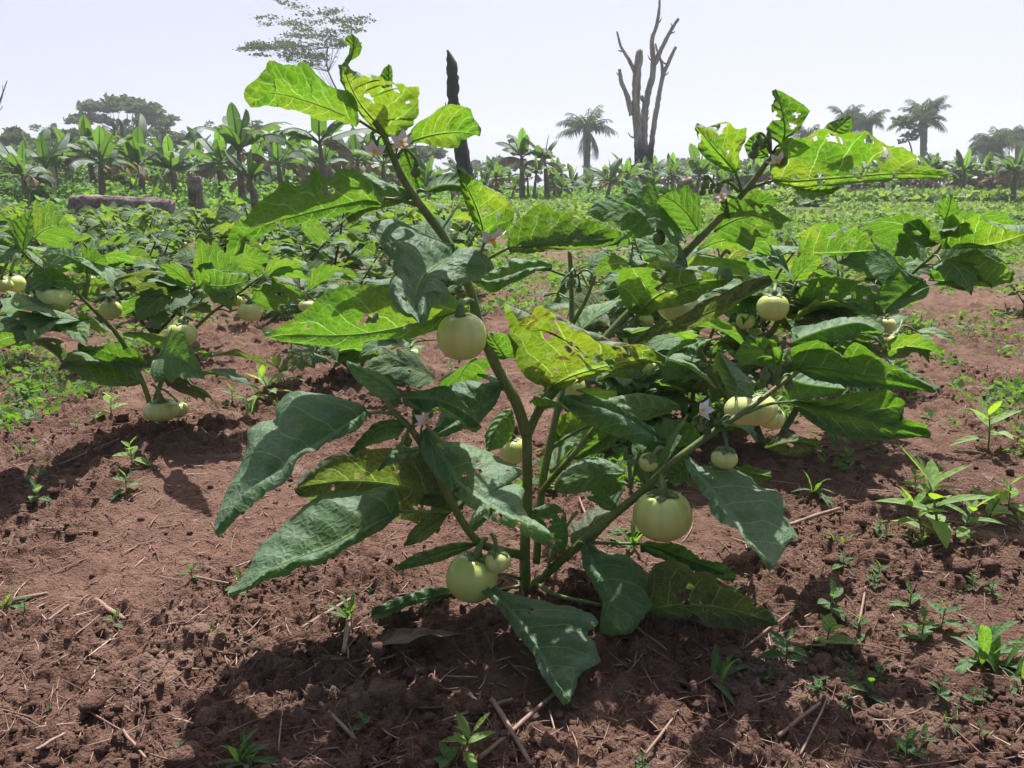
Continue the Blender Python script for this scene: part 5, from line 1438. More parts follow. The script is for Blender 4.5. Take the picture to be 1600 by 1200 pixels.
for i, (x, y, w, lab) in enumerate([(770, 262, 40, 'low blue-green trees beyond the plantation right of the charred pole'), (1075, 262, 60, 'low hazy trees beyond the plantation right of the dead tree'), (1180, 258, 40, 'low hazy tree behind the leaves of the right branch'), (1290, 250, 34, 'low hazy tree under the paired palms')]):
    tree('low_tree', lab, 'tree', 90, [(x, 300), (x, y + 8)], [(x, y, w, 5, 900), (x + w * .4, y - 4, w * .5, 5, 400)], .6, 30 + i, grp='low trees on the skyline')
tree('bare_tree', 'bare twigs of a tree cut by the left edge of the picture', 'tree', 30, [(-14, 300), (-12, 210), (-6, 170)], [(2, 150, 8, 12, 10)], .05, 21, r0=.05, bark='bark_pale')
mb = MB()
tw = P(-12, 210, 30)
for pts, r in [([(-10, 200), (-2, 165), (11, 126)], [.05, .015]), ([(-12, 190), (0, 172), (5, 165)], [.03, .01]), ([(-3, 165), (4, 150), (4, 132)], [.02, .008])]:
    tube(mb, [P(x, y, 30) for x, y in pts], r, 5)
bare = [o for o in bpy.data.objects if o.get('label', '').startswith('bare twigs')][0]
mb.build('limbs', M['bark_pale'], bare)
# broken snag in front of the umbrella tree
mb = MB()
tube(mb, [P(187, 330, 40), P(187, 270, 40), P(184, 225, 40), P(178, 190, 40)], [.22, .2, .13, .10], 8, knobs=.2, rng=np.random.default_rng(1))
tube(mb, [P(189, 260, 40), P(192, 215, 40), P(189, 188, 40)], [.13, .12, .09], 8, knobs=.2, rng=np.random.default_rng(2))
tube(mb, [P(192, 250, 40), P(200, 232, 40), P(205, 210, 40)], [.08, .05, .02], 6)
g = P(187, 330, 40)
tag(mb.build('dead_snag', M['bark_dark'], None, (g[0], 40, 0)), 'forked broken snag standing in front of the umbrella shaped tree', 'dead tree')


# ---------------------------------------------------------------- palms
def palm(px, Y, ycrown, rpx, label, seed, nf=24, ragged=.2, r0=.22, dead=0, lean=0, bend=1.5, emin=-15, grp='palms on the skyline'):
    rs = np.random.default_rng(seed)
    g = P(px, 300, Y); root = empty('palm_tree', (g[0], Y, 0)); tag(root, label, 'palm tree', grp)
    c = P(px + lean, ycrown, Y)
    tb = MB(); tube(tb, [np.array((g[0], Y, -.2)), (np.array((g[0], Y, 0)) + c) / 2, c], [r0 * 1.2, r0, r0 * 1.15], 9, knobs=.18, rng=rs, n=24)
    tb.build('trunk', M['bark_dark'], root)
    Rm = rpx * Y / FPX
    for k in range(nf + dead):
        isd = k >= nf
        fb = MB()
        az = rs.random() * 6.283; el = R(-50) if isd else R(emin + (70 - emin) * rs.random()); L = Rm * (.85 + .3 * rs.random()) * (1.15 - .2 * abs(math.sin(el)))
        p = c.copy(); e = el; pts = []; dirs = []
        for i in range(15):
            dr = np.array((math.cos(az) * math.cos(e), math.sin(az) * math.cos(e), math.sin(e)))
            pts.append(p.copy()); dirs.append(dr); p = p + dr * L / 14; e -= (bend + ragged) / 14 * (i / 7)
        tube(fb, pts, [.05, .015], 4, n=12, caps=False)
        side = np.array((-math.sin(az), math.cos(az), 0))
        V = []; F = []; kk = 0
        for i in range(2, 15):
            for rep in range(2):
                for sgn in (-1, 1):
                    if rs.random() < ragged * .6: continue
                    ll = L * .30 * math.sin(math.pi * (.15 + .8 * i / 15)) * (.7 + .5 * rs.random())
                    o = sgn * side * .75 + dirs[i] * .55 + np.array((0, 0, -.45 - .5 * rs.random()))
                    o /= np.linalg.norm(o); b = pts[i] + dirs[i] * rep * L / 28
                    wv = dirs[i] * ll * .075
                    V += [b - wv * .6, b + o * ll * .5 - wv, b + o * ll - np.array((0, 0, .1 * ll)), b + o * ll * .5 + wv]
                    F.append((kk, kk + 1, kk + 2, kk + 3)); kk += 4
        A = np.tile(np.array([(0, 0), (.5, -.5), (1, 0), (.5, .5)], float), (len(F), 1))
        if F: fb.add(V, F, a=A, b=A * .1)
        fb.build('dead_frond' if isd else 'frond', M['banana_dead'] if isd else M['palm_leaf'], root)
    return root


palm(917, 55, 200, 44, 'ragged oil palm with parted crown left of the tall dead tree', 1, 20, .45, .24, 7, 0, .75, -5)
palm(1443, 62, 184, 42, 'palm with a lush drooping crown on a clear dark trunk, right of centre skyline', 2, 28, .15, .24, 0, 0, 1.1, -10)
palm(1322, 66, 188, 34, 'left one of the paired palms rising behind the big upper right leaf', 3, 24, .2, .24)
palm(1358, 64, 192, 32, 'right one of the paired palms behind the big upper right leaf', 4, 24, .2, .24)
palm(1560, 60, 228, 44, 'broad low palm near the right edge of the picture', 5, 28, .15, .28)
palm(1592, 64, 218, 34, 'palm cut by the right edge of the picture', 6, 24, .15, .26)
palm(1262, 72, 212, 26, 'small palm left of the paired palms, half hidden by leaves', 7, 20, .2, .2)
palm(298, 48, 225, 34, 'shaggy young palm behind the banana plants at the left', 8, 26, .2, .2)
palm(262, 50, 205, 22, 'slim leaning palm just right of the umbrella shaped tree', 9, 14, .4, .14, 0, -6)
tree('broadleaf_tree', 'small sparse tree leaning against the lush palm', 'tree', 61, [(1425, 300), (1425, 240), (1418, 215)], [(1410, 192, 16, 8, 220), (1425, 205, 14, 8, 160), (1418, 225, 12, 8, 80)], .4, 22, r0=.1)

# ---------------------------------------------------------------- burnt pole, dead tree, log, stump
def charmat(name, zc, zr, c1=(.16, .105, .08), c2=(.36, .29, .26)):
    m = NT(name); g = m.coord(); sep = m.n('ShaderNodeSeparateXYZ'); m.l(g, sep.inputs[0])
    mp = m.n('ShaderNodeMapping'); mp.inputs['Scale'].default_value = (1, 1, .15); m.l(g, mp.inputs[0])
    n1 = m.noise(mp.outputs[0], 7, 5, .65)
    base = m.mix(m.map(n1, .35, .65, 0, 1), c1, c2)
    z = m.math('ADD', sep.outputs[2], m.math('MULTIPLY', m.noise(mp.outputs[0], 3, 3), 1.2))
    ch = m.map(z, zc, zc + zr, 1, 0)
    c = m.mix(ch, base, (.012, .011, .011))
    return m.end(m.prin(c, .8, m.bump(m.noise(mp.outputs[0], 16, 6, .7), 1.0, .06)))


mb = MB(); rk = np.random.default_rng(4)
tube(mb, [P(742, 345, 20), P(735, 300, 20), P(727, 268, 20), P(717, 215, 20), P(709, 165, 20), P(707, 120, 20), P(705, 98, 20), P(699, 78, 20)],
     [.24, .22, .19, .15, .145, .135, .125, .02], 9, knobs=.5, rng=rk, n=40)
tube(mb, [P(700, 190, 20), P(697, 170, 20), P(696, 160, 20)], [.02, .012], 5)
g = P(738, 340, 20)
tag(mb.build('charred_pole', charmat('charcoal', 30, 1), None, (g[0], 20, 0)), 'black charred tree pole with pointed tip leaning left, between the upper leaves', 'burnt tree')

Yd = 34
root = empty('dead_tree', (P(1002, 300, Yd)[0], Yd, 0)); tag(root, 'tall leafless dead tree with several broken grey-brown limbs, burnt black at its foot', 'dead tree')
dm = charmat('dead_wood', 2.5, .7, (.22, .16, .13), (.50, .44, .41))
mpx = Yd / FPX
def dt(name, pts, r, s=1, dY=0):
    mb = MB(); tube(mb, [P(x, y, Yd + dY) for x, y in pts], [q_ * mpx * .82 for q_ in r], 10, knobs=.34, rng=np.random.default_rng(s), n=len(pts) * 7); mb.build(name, dm, root)
dt('trunk', [(1000, 330), (1000, 290), (999, 240), (997, 215), (994, 170), (995, 120), (1000, 78)], [12, 10, 9, 8, 7.5, 7.5, 6.5], 1)
dt('trunk', [(1006, 330), (1007, 250), (1006, 205), (1009, 162), (1019, 120), (1021, 100), (1019, 62), (1026, 40), (1030, 14), (1031, -6)], [10, 8, 7, 6.5, 5.5, 5, 3.8, 3.2, 2.4, 1.8], 2, .15)
dt('limb', [(1001, 150), (1007, 158), (1010, 165)], [4, 5], 9, .1)
dt('limb', [(988, 180), (980, 150), (971, 128), (968, 108)], [6, 4.5, 4, 3], 3)
dt('limb', [(992, 112), (982, 92), (970, 72), (964, 49)], [4, 3, 2.2, 1.6], 4)
dt('limb', [(1023, 100), (1034, 75), (1048, 48), (1060, 29)], [5, 4, 3.4, 2.6], 5, .15)
dt('limb', [(1020, 208), (1027, 165), (1035, 122), (1044, 98), (1056, 73)], [5, 4.5, 4, 3.6, 2.8], 6, .25)
dt('limb', [(1035, 122), (1034, 100), (1027, 80), (1024, 68)], [3.5, 2.5, 2, 1.5], 7, .25)
dt('limb', [(1012, 300), (1016, 245), (1020, 208)], [6, 5.5, 5], 8, .25)

for k, (x, y, dx, dy) in enumerate([(1020, 95, -8, -9), (1046, 52, 9, -3), (1036, 118, 9, -6), (972, 80, -7, -2), (1027, 36, 7, -9), (1006, 190, 9, -8), (990, 215, -9, -9), (1041, 100, -7, -7), (969, 118, -6, -5), (1054, 42, -6, -6)]):
    dt('twig', [(x, y), (x + dx * .6, y + dy * .3), (x + dx, y + dy)], [1.9, 1.2, .5], 20 + k, .1)


def rough_cyl(mb, a, b, r1, r2, seed, n=90, sides=40, amp=.12):
    a, b = np.array(a, float), np.array(b, float); d = b - a; L = np.linalg.norm(d); d /= L
    u = np.cross(d, (0, 0, 1.0)); 
    if np.linalg.norm(u) < .1: u = np.array((1.0, 0, 0))
    u /= np.linalg.norm(u); w = np.cross(u, d)
    T, A_ = np.meshgrid(np.linspace(0, 1, n), np.linspace(0, 2 * np.pi, sides, endpoint=False), indexing='ij')
    r = r1 + (r2 - r1) * T
    nz = fbm(T * L * 3 + 5 * seed, np.cos(A_) * 2 + 3, seed, 4) * .6 + fbm(T * L * 1.2, np.sin(A_) * 5 + np.cos(A_) * 4, seed + 3, 4) * .6 - .6
    r = r * (1 + amp * 2 * nz)
    v = a + d * (T * L + .06 * r1 * 8 * (vn(A_ * 2.2, T * 0 + seed, 7) - .5) * (np.abs(T - .5) > .47))[..., None] + np.array((0, 0, 1)) * (.10 * L * (vn(T * 2.2, T * 0, seed) - .5) * T * (1 - T) * 2)[..., None] + u * (np.cos(A_) * r)[..., None] + w * (np.sin(A_) * r)[..., None]
    i = np.arange(n - 1)[:, None] * sides; j = np.arange(sides)[None]; j2 = (j + 1) % sides
    q = np.stack([i + j, i + j2, i + sides + j2, i + sides + j], -1).reshape(-1, 4)
    V = np.vstack([v.reshape(-1, 3), a, b]); t = []
    for k in range(sides):
        t += [(n * sides, (k + 1) % sides, k), (n * sides + 1, (n - 1) * sides + k, (n - 1) * sides + (k + 1) % sides)]
    mb.add(V, q, t)


def logmat():
    m = NT('weathered_log'); g = m.coord(); n1 = m.noise(g, 3, 6, .7); n2 = m.noise(g, 14, 6, .7)
    c = m.mix(m.map(n1, .40, .62, 0, 1), (.10, .055, .042), (.42, .35, .32))
    c = m.mix(m.map(n2, .5, .7, 0, .8), c, (.045, .025, .022))
    return m.end(m.prin(c, .85, m.bump(n2, 1.0, .08)))


M['log'] = logmat()
mb = MB(); Yl = 15.2
rough_cyl(mb, P(118, 322, Yl + .5), P(268, 323, Yl - .2), .20, .125, 3, amp=.30)
rough_cyl(mb, P(137, 318, Yl + .4), P(128, 296 + 10, Yl + .3), .10, .05, 5, 14, 14)
g = P(190, 330, Yl)
tag(mb.build('fallen_log', M['log'], None, (g[0], Yl, 0)), 'long weathered tree log lying on the ground at the far left', 'log')
mb = MB(); Ys = 16.6
gx = P(306, 300, Ys)[0]
rough_cyl(mb, (gx, Ys, -.1), (gx - .01, Ys, P(306, 277, Ys)[2]), .165, .145, 7, 40, 30, .08)
tag(mb.build('tree_stump', M['log'], None, (gx, Ys, 0)), 'upright grey tree stump cut flat, right of the fallen log', 'stump')
mb = MB(); gg = G(452, 395)
rough_cyl(mb, (gg[0], gg[1], -.05), (gg[0] + .02, gg[1], .28), .05, .03, 9, 20, 14, .2)
tag(mb.build('tree_stump', M['bark_dark'], None, tuple(gg)), 'small black burnt stub sticking up among the crops left of centre', 'stump')
mb = MB(); gg = P(1260, 320, 26)
rough_cyl(mb, (gg[0], 26, -.05), (gg[0] + .03, 26, .42), .16, .10, 11, 20, 14, .2)
tag(mb.build('tree_stump', M['bark_dark'], None, (gg[0], 26, 0)), 'short dark stump standing at the far edge of the field right of centre', 'stump')

# ---------------------------------------------------------------- soil crumbs, straw, twigs
import bmesh
def ico(sub):
    bm = bmesh.new(); bmesh.ops.create_icosphere(bm, subdivisions=sub, radius=1)
    v = np.array([x.co[:] for x in bm.verts]); f = np.array([[k.index for k in p.verts] for p in bm.faces]); bm.free(); return v, f


def clods():
    rs = np.random.default_rng(15)
    mb = MB()
    for sub, N, smin, smax, ymax in ((3, 55, .014, .038, 2.6), (2, 1300, .006, .019, 3.4), (1, 34000, .0018, .0085, 2.8)):
        v0, f0 = ico(sub); protos = []
        for k in range(10):
            d = rs.normal(size=(6, 3)); v = v0.copy()
            for dd in d:
                dd = dd / np.linalg.norm(dd); t = .45 + .4 * rs.random(); pr = v @ dd
                v = v - np.outer(np.maximum(pr - t, 0) * .85, dd)
            v *= 1 + .10 * rs.normal(size=(len(v), 1)); protos.append(v)
        y = .55 + (ymax - .55) * rs.random(N) ** 1.35; x = (rs.random(N) * 2 - 1) * (y * .78 + .15)
        msk = fbm(x * 3.1, y * 3.1, 11, 3); keep = rs.random(N) < np.clip((msk - .36) * 4.2, .18, 1)
        cl = fbm(x * 7, y * 7, 91, 2); keep &= rs.random(N) < np.clip((cl - .3) * 3, .15, 1)
        x, y = x[keep], y[keep]; n = len(x)
        s = smin * (smax / smin) ** (rs.random(n) ** 2.2)
        z = H(x, y) + s * .25
        R1 = rs.normal(size=(n, 3, 3)); Qm, _ = np.linalg.qr(R1)
        sc3 = s[:, None] * (0.75 + .5 * rs.random((n, 3)))
        pv = np.array(protos)[rs.integers(0, 10, n)]
        V = np.einsum('nij,nkj->nki', Qm, pv * sc3[:, None, :]); V[..., 2] *= .8
        V += np.stack([x, y, z], 1)[:, None, :]
        F = f0[None] + (np.arange(n) * len(v0))[:, None, None]
        mb.add(V.reshape(-1, 3), None, F.reshape(-1, 3))
    o = mb.build('soil_crumbs', M['soil'], attrs=False)
    tag(o, 'loose crumbs and clods of red-brown soil', None, None, 'stuff')


clods()


def strawmat():
    m = NT('dry_straw'); la = m.attr('la').outputs['Vector']; sep = m.n('ShaderNodeSeparateXYZ'); m.l(m.attr('lb').outputs['Vector'], sep.inputs[0])
    r = sep.outputs[0]
    rp = m.n('ShaderNodeValToRGB'); m.l(r, rp.inputs[0])
    e = rp.color_ramp.elements; e[0].color = (.09, .045, .032, 1); e[1].color = (.52, .40, .32, 1)
    a = e.new(.55); a.color = (.25, .15, .115, 1); a = e.new(.85); a.color = (.34, .22, .17, 1)
    c = m.mix(m.map(m.noise(m.geo(), 90, 3), .4, .6, 0, .4), rp.outputs[0], (.08, .045, .035))
    return m.end(m.prin(c, .8))


M['straw'] = strawmat()


def straw(N=13000, seed=8):
    rs = np.random.default_rng(seed); mb = MB()
    y = .55 + 3.0 * rs.random(N) ** 1.5; x = (rs.random(N) * 2 - 1) * (y * .78 + .15)
    L = .010 + .075 * rs.random(N) ** 3.0; r = .0005 + .0011 * rs.random(N) ** 3; az = rs.random(N) * 6.283
    k = 5; t = np.linspace(-.5, .5, k)
    bend = rs.normal(size=N) * .14
    px = x[:, None] + np.cos(az)[:, None] * t * L[:, None] - np.sin(az)[:, None] * (t ** 2) * (bend * L)[:, None]
    py = y[:, None] + np.sin(az)[:, None] * t * L[:, None] + np.cos(az)[:, None] * (t ** 2) * (bend * L)[:, None]
    pz = H(px, py) + .0015
    tilt = rs.normal(size=N) * .10
    zl = pz.mean(1, keepdims=True) + (tilt * L)[:, None] * t + .0012
    pz = np.maximum(zl, pz * .25 + zl * .75)
    side = np.stack([-np.sin(az), np.cos(az), np.zeros(N)], 1)
    V = np.zeros((N, k, 3, 3))
    c = np.stack([px, py, pz], -1)
    taper = (1 - (2 * np.abs(t)) ** 4 * .5)
    rr = r[:, None] * taper[None]
    V[:, :, 0] = c + side[:, None] * rr[..., None]
    V[:, :, 1] = c + np.array((0, 0, 1)) * rr[..., None] * 1.2
    V[:, :, 2] = c - side[:, None] * rr[..., None]
    V = V.reshape(-1, 3)
    base = (np.arange(N) * k * 3)[:, None, None]; i = (np.arange(k - 1) * 3)[None, :, None]; j = np.arange(3)[None, None]; j2 = (j + 1) % 3
    q = np.stack(np.broadcast_arrays(base + i + j, base + i + j2, base + i + 3 + j2, base + i + 3 + j), -1).reshape(-1, 4)
    B = np.repeat(np.stack([rs.random(N) ** 1.3, rs.random(N)], 1), k * 3, 0)
    mb.add(V, q, None, 0, None, B)
    o = mb.build('straw_litter', M['straw'])
    tag(o, 'fine dry straw and root bits strewn over the soil', None, None, 'stuff')


straw()
M['stick'] = stemmat('dry_stick', (.13, .075, .055), (.28, .18, .14), scale=120, bump=.6)
sticks = [
 ([(75, 1100 - 45), (115, 1045), (150, 1080)], None),
]
for (x0, y0, x1, y1, r, lab) in [
    (150, 948, 196, 982, .006, 'thick short brown stick lying in the left foreground'),
    (95, 742, 190, 712, .004, 'stick in the shade under the left plant'),
    (78, 985, 108, 955, .003, 'split pale twig at the left foreground'), (305, 910, 358, 925, .0035, 'twig just left of the lowest big leaf tip'),
    (292, 982, 328, 958, .0018, 'thin pale straw in the left foreground'), (195, 1165, 230, 1198, .0030, 'twig cut by the lower edge at the left'),
    (60, 1196, 105, 1168, .0035, 'stick at the lower left corner'), (120, 1015, 160, 985, .0017, 'thin straw below the thick brown stick'),
    (470, 990, 550, 955, .0055, 'thick dry stalk left of the foreground trunk'), (548, 970, 538, 1040, .006, 'flat broken stalk standing towards the camera left of the trunk'),
    (380, 1050, 420, 1020, .0018, 'thin twig in the shadow left of the trunk'), (500, 1105, 590, 1190, .0035, 'long twig in the shadow at the lower centre'),
    (750, 1190, 880, 1080, .0045, 'long stick in the shadow at the bottom centre'), (770, 1105, 830, 1200, .005, 'thick stick crossing the shade below the hanging leaf'), (800, 1100, 690, 1125, .004, 'stick lying across in the shade under the hanging leaf'),
    (1215, 1158, 1280, 1115, .0042, 'pale pinkish stick at the lower right'), (1000, 1190, 1060, 1120, .003, 'twig at the bottom right of the hanging leaf'),
    (1250, 1185, 1290, 1110, .0022, 'thin bent straw at the lower right'), (1385, 1135, 1440, 1118, .0018, 'thin straw below the long grass blade'),
    (1230, 838, 1310, 822, .006, 'dark stick right of the drooping right leaf'), (1505, 895, 1560, 875, .002, 'thin stem beside the bright weeds on the right'),
    (1160, 1030, 1240, 960, .0026, 'twig right of the browned leaf'), (1340, 985, 1350, 935, .003, 'pale upright straw between weeds on the right'), (920, 830, 905, 790, .004, 'brown stick in the shade behind the trunk'),
    (1040, 1040, 975, 990, .002, 'thin root thread on the little mound under the leaves'), (20, 942, 75, 930, .006, 'brown stick by the left edge')]:
    a, b = G(x0, y0), G(x1, y1)
    rs = np.random.default_rng(int(x0)); r *= .62
    pts = [a + (b - a) * t + np.append(rs.normal(size=2) * .0005, 0) for t in np.linspace(0, 1, 5)]
    pts = [np.array((p[0], p[1], float(H(p[0], p[1])) + r * .9 + .002)) for p in pts]
    zs = np.array([p[2] for p in pts]); zl_ = np.linspace(zs[0], zs[-1], 5); zs = zl_ + max(0, float((zs - zl_).max())) * .55
    for p, z in zip(pts, zs): p[2] = z
    mb = MB(); tube(mb, pts, [r, r * 1.05, r * .8], 8, knobs=.25, rng=rs, n=18)
    tag(mb.build('dry_stick', M['stick'], None, tuple(a)), lab, 'stick', 'dry sticks on the soil')

# dead leaf on the ground
root_dl = MB()
a = G(585, 1030); b = G(725, 1020)
v, q, A, B, m_ = leaf_grid(np.array((a[0], a[1], .02)), np.array((b[0], b[1], .03)), .4, .2, seed=4, n=20, ns=5, arch=.05)
root_dl.add(v, q, None, 0, A, B)
M['dry_leaf'] = leafmat('dry_leaf', (.16, .09, .065), (.10, .05, .02), yellow=0, N=5, veincol=(.2, .12, .09))
tag(root_dl.build('dry_leaf', M['dry_leaf'], None, tuple(a)), 'curled brown dry leaf on the shaded soil left of the trunk', 'dead leaf')

# ---------------------------------------------------------------- weeds
def simple_leaf(mb, b, d, L, W, rs, droop=.25, mat=0, n=7, fold=.35, roll=0):
    d = np.array(d, float); d /= np.linalg.norm(d)
    s = np.cross(d, (0, 0, 1.0)); s /= np.linalg.norm(s) + 1e-9; u = np.cross(s, d)
    s, u = s * math.cos(roll) + u * math.sin(roll), u * math.cos(roll) - s * math.sin(roll)
    t = np.linspace(0, 1, n)
    m = b + d * (t * L)[:, None] - np.array((0, 0, 1)) * (droop * L * t ** 2)[:, None]
    V = []; A = []
    for i in range(n):
        w = W * .5 * (math.sin(math.pi * t[i] ** .8) ** .8 + .03) if i < n - 1 else W * .01
        for sg in (-1, -.5, 0, .5, 1):
            V.append(m[i] + s * w * sg * math.cos(fold) + u * abs(sg) * w * math.sin(fold)); A.append((t[i], sg))
    q = [(i * 5 + j, i * 5 + j + 1, i * 5 + 6 + j, i * 5 + 5 + j) for i in range(n - 1) for j in range(4)]
    A = np.array(A, float); B = A * np.array((L, W / 2)) + rs.random()
    mb.add(V, q, None, mat, A, B)


def seedling(h, nl, L, W, seed, name='weed_seedling', mat='weed', parts=True, spread=.9):
    rs = np.random.default_rng(seed)
    root = empty(name, (0, 0, 0)); sb = MB()
    lx = rs.normal(size=2) * h * .12
    pts = np.array([(0, 0, -.01), (lx[0] * .4, lx[1] * .4, h * .5), (lx[0], lx[1], h)]); tube(sb, pts, [.0016 * (h / .06) ** .5, .0009], 5, n=8)
    sb.build('stem', M['calyx'], root); c = cr(pts, 12)
    az = rs.random() * 6
    for k in range(nl):
        f = k / max(1, nl - 1); b = c[int(4 + 7 * f)]; a = az + (k // 2) * 1.57 + (k % 2) * 3.14 + rs.normal() * .25
        el = .15 + .75 * f + rs.normal() * .12
        mb = MB(); ll = L * (1.05 - .45 * f) * (.8 + .4 * rs.random())
        simple_leaf(mb, b, (math.cos(a), math.sin(a), math.tan(el) * spread), ll, W * ll / L, rs, .3 * (1 - f))
        mb.build('leaf', M[mat], root)
    return root


def grass(nb, L, W, seed, mat='weed', el=(20, 75)):
    rs = np.random.default_rng(seed); root = empty('grass_clump', (0, 0, 0))
    for k in range(nb):
        mb = MB(); a = rs.random() * 6.283; e = R(el[0] + (el[1] - el[0]) * rs.random()); l = L * (.6 + .6 * rs.random())
        simple_leaf(mb, np.array((rs.normal() * .004, rs.normal() * .004, 0)), (math.cos(a) * math.cos(e), math.sin(a) * math.cos(e), math.sin(e)), l, W, rs, .45, n=10, fold=.3)
        mb.build('blade', M[mat], root)
    return root


M['weed_bright'] = leafmat('bright_weed', (.14, .25, .045), (.38, .60, .02), yellow=.03, N=4)
sp = [seedling(.028, 6, .026, .014, 1), seedling(.025, 4, .030, .015, 2), seedling(.055, 8, .058, .018, 3, mat='weed_bright'),
      seedling(.035, 6, .038, .019, 4), grass(7, .10, .011, 5), grass(9, .07, .006, 6, el=(30, 80)), seedling(.014, 4, .016, .010, 7), seedling(.036, 6, .040, .023, 8, mat='weed_bright')]
fu = set(); rw = np.random.default_rng(33)
def weed(k, px, py, s, label, grp='weeds sprouting on the soil', rz=None):
    p = sp[k]; o = p if k not in fu else copy_tree(p); fu.add(k)
    g = G(px, py)
    o.location = (g[0], g[1], float(H(g[0], g[1]))); o.rotation_euler = (0, 0, rw.random() * 6.28 if rz is None else rz); s *= (1.25 if k in (2, 7) else .95) if 'tiny' not in label else 0.9
    o.scale = (s, s, s)
    tag(o, label, 'weed', grp)
for k, x, y, s, lab in [
    (2, 1465, 872, 1.5, 'tallest bright green leafy weed in the clump at the right'), (2, 1440, 860, .9, 'slender bright weed left in the clump at the right'), (2, 1500, 850, .9, 'bright weed right beside the tallest one of the clump'),
    (7, 1540, 820, 1.3, 'leafy weed behind the bright clump at the right edge'), (7, 1575, 800, 1.1, 'grey-green weed by the right edge behind the bright clump'), (2, 1450, 800, .9, 'weed behind the bright clump, partly hidden by it'),
    (2, 1545, 700, 1.3, 'yellow-green weed with spreading leaves near the right edge, halfway up'), (0, 1515, 935, .8, 'tiny yellow-green sprout right of centre in the lower right soil'),
    (4, 1530, 1035, 1.5, 'dark broad bladed grass plant at the right edge'), (4, 1555, 1050, 1.5, 'grass plant with a long reaching blade beside the dark one at the right edge'), (4, 1590, 1075, 1.0, 'grass blades cut by the right edge of the picture'),
    (3, 1228, 1040, 1.1, 'small weed with pale round leaves below the browned leaf tip'), (7, 1290, 1015, .9, 'small weed with two grey-green leaves in the lower right soil'), (3, 1295, 965, 1.0, 'heart-leaved seedling pair at the right of the browned leaf'),
    (1, 1340, 990, 1.0, 'small seedling with a pointed grey leaf right of the heart-leaved pair'), (0, 1275, 1090, .8, 'yellow-tipped sprout low in the right soil'), (1, 1420, 960, 1.1, 'two-leaved seedling in the middle of the right soil'),
    (0, 1440, 1000, 1.2, 'low spreading weed left of the broad bladed grass'), (3, 1470, 985, 1.0, 'low weed with purple tinged leaves near the broad bladed grass'), (1, 1465, 1110, .9, 'tiny seedling by a pale speck at the lower right'),
    (4, 1118, 1075, .95, 'dark two-bladed sprout in the shade right of the hanging leaf'), (2, 722, 1185, .55, 'dark green seedling at the bottom centre in the shadow'), (3, 700, 1200, .7, 'seedling cut by the lower edge at bottom centre'),
    (4, 372, 1185, .8, 'reddish grass sprout at the bottom left in the shadow edge'), (5, 385, 1190, 1.0, 'thin green grass tuft at the bottom left'), (3, 375, 935, .8, 'small pale seedling under the lowest big leaf on the left'),
    (1, 182, 985, .7, 'two bladed sprout beside the thick brown stick'), (4, 8, 950, .8, 'weed with a long red tipped blade at the left edge'), (1, 300, 908, .8, 'lone tiny seedling on the left foreground soil'),
    (5, 545, 985, 1.1, 'pea-like weed with blue-green leaflets left of the trunk'), (5, 985, 860, 1.5, 'bright grass tuft right behind the trunk'), (4, 1000, 835, .9, 'grass blades beneath the hanging ribbed fruit'),
    (0, 405, 1025, .5, 'brownish sprout on the flat left soil'), (7, 175, 660, 1.1, 'bright weed beside the left plant'), (3, 60, 800, 1.0, 'narrow-leaved weed in the shade at the left'), (3, 200, 785, 1.0, 'grey-green weed in the shade of the left plant'),
    (7, 210, 750, .9, 'weed between the left plant and the big drooping leaf'), (2, 425, 640, 1.2, 'bright weed left of the dark stem behind the lower left leaves'), (2, 450, 620, 1.1, 'bright pointed weed above the big lower left leaf'),
    (4, 390, 660, 1.0, 'pale bladed weed right of the left plant'), (3, 365, 650, 1.2, 'dark leafed weed right of the left plant\'s lowest fruit'), (0, 120, 680, 1.0, 'sprout with upright leaf left of the lowest fruit'), (3, 50, 625, 1.3, 'weed with round leaves near the left edge'),
    (7, 1430, 770, .8, 'weed left of the yellow-green spreading one'), (5, 1310, 860, 1.0, 'feathery weed right of the drooping right leaf'), (0, 1370, 850, 1.0, 'low weed in the broken shade at the right'), (3, 1320, 740, 1.0, 'low weed with reddish leaf under the right leaves'),
    (0, 1360, 705, 1.1, 'weed beneath the tip of the lowest right leaf'), (1, 580, 930, .5, 'tiny sprout beside the dry stalk'), (4, 1270, 790, .9, 'drooping grass beside the drooping right leaf')]:
    weed(k, x, y, s, lab)
n = 0
while n < 150:
    x = rw.random() * 1600; y = 560 + 640 * rw.random() ** 1.2
    ok = (x > 1180 and rw.random() < .8) or (y < 720 and rw.random() < .6) or rw.random() < .10
    if not ok: continue
    k = (6, 1, 0, 6, 5)[rw.integers(5)]
    if x > 900 or y < 720:
        weed(k, x, y, .5 + .5 * rw.random(), 'tiny green seedling scattered over the soil right of and behind the foreground plant', 'tiny seedlings scattered over the soil')
    else:
        weed(k, x, y, .35 + .3 * rw.random(), 'tiny isolated seedling on the bare soil left of the foreground plant', 'tiny seedlings on the bare left soil')
    n += 1

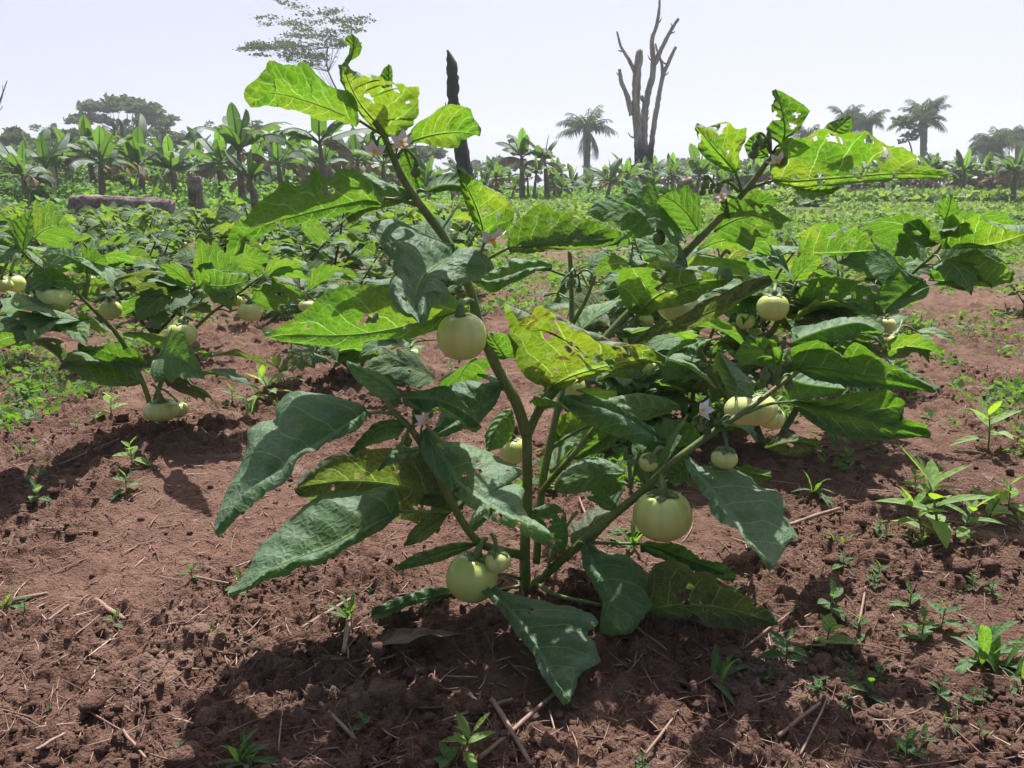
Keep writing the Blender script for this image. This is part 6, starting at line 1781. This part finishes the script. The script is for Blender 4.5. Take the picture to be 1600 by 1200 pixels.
# ground cover of tiny weeds
rs = np.random.default_rng(71); mb = MB()
nC = 19000
y = 1.5 + 14 * rs.random(nC) ** 1.4; x = (rs.random(nC) * 2 - 1) * y * .75
d = (fbm(x * 1.9, y * 1.5, 200, 4) * .75 + .25 * vn(x * 7, y * 7, 33)) + .13 * np.clip((y - 3.1) / 1.8, 0, 1) - .10 * (y < 2.5) * (x < 0) + .03 * rs.normal(size=nC)
k = d > np.where(x / y < .12, .575, .595); x, y = x[k], y[k]; mm = 9
sz = .012 + .012 * np.clip(y / 4, 0, 2.5)
X = np.repeat(x, mm) + rs.normal(size=len(x) * mm) * np.repeat(sz, mm) * .9; Yy = np.repeat(y, mm) + rs.normal(size=len(x) * mm) * np.repeat(sz, mm) * .9
Z = H(X, Yy) + .003 + rs.random(len(X)) * np.repeat(sz, mm) * 1.2
X2_ = len(X); tuft_mesh(mb, len(X), np.stack([X, Yy, Z], 1), .024, rs)
v_ = mb.v[0].reshape(-1, 4, 3); base_ = v_[:, :1]; mb.v[0] = (base_ + (v_ - base_) * (np.repeat(sz / .022, mm) * (.5 + 1.2 * rs.random(X2_) ** 2))[:, None, None]).reshape(-1, 3)
tag(mb.build('ground_cover', M['weed']), 'tiny weeds covering the soil between the rows', None, None, 'stuff')

# ---------------------------------------------------------------- haze
mb = MB()
x0, x1, y0, y1, z0, z1 = -330, 330, -8, 420, -1.2, 30
mb.add([(x0, y0, z0), (x1, y0, z0), (x1, y1, z0), (x0, y1, z0), (x0, y0, z1), (x1, y0, z1), (x1, y1, z1), (x0, y1, z1)],
       [(0, 3, 2, 1), (4, 5, 6, 7), (0, 1, 5, 4), (1, 2, 6, 5), (2, 3, 7, 6), (3, 0, 4, 7)])
m = bpy.data.materials.new('haze_air'); m.use_nodes = True
m.node_tree.nodes.clear(); out = m.node_tree.nodes.new('ShaderNodeOutputMaterial')
vol = m.node_tree.nodes.new('ShaderNodeVolumePrincipled'); vol.inputs['Color'].default_value = (.90, .93, 1, 1); vol.inputs['Density'].default_value = HAZE
vol.inputs['Anisotropy'].default_value = .2
m.node_tree.links.new(vol.outputs[0], out.inputs['Volume'])
tag(mb.build('haze', m, smooth=False, attrs=False), 'thin pale haze in the air', None, None, 'stuff')
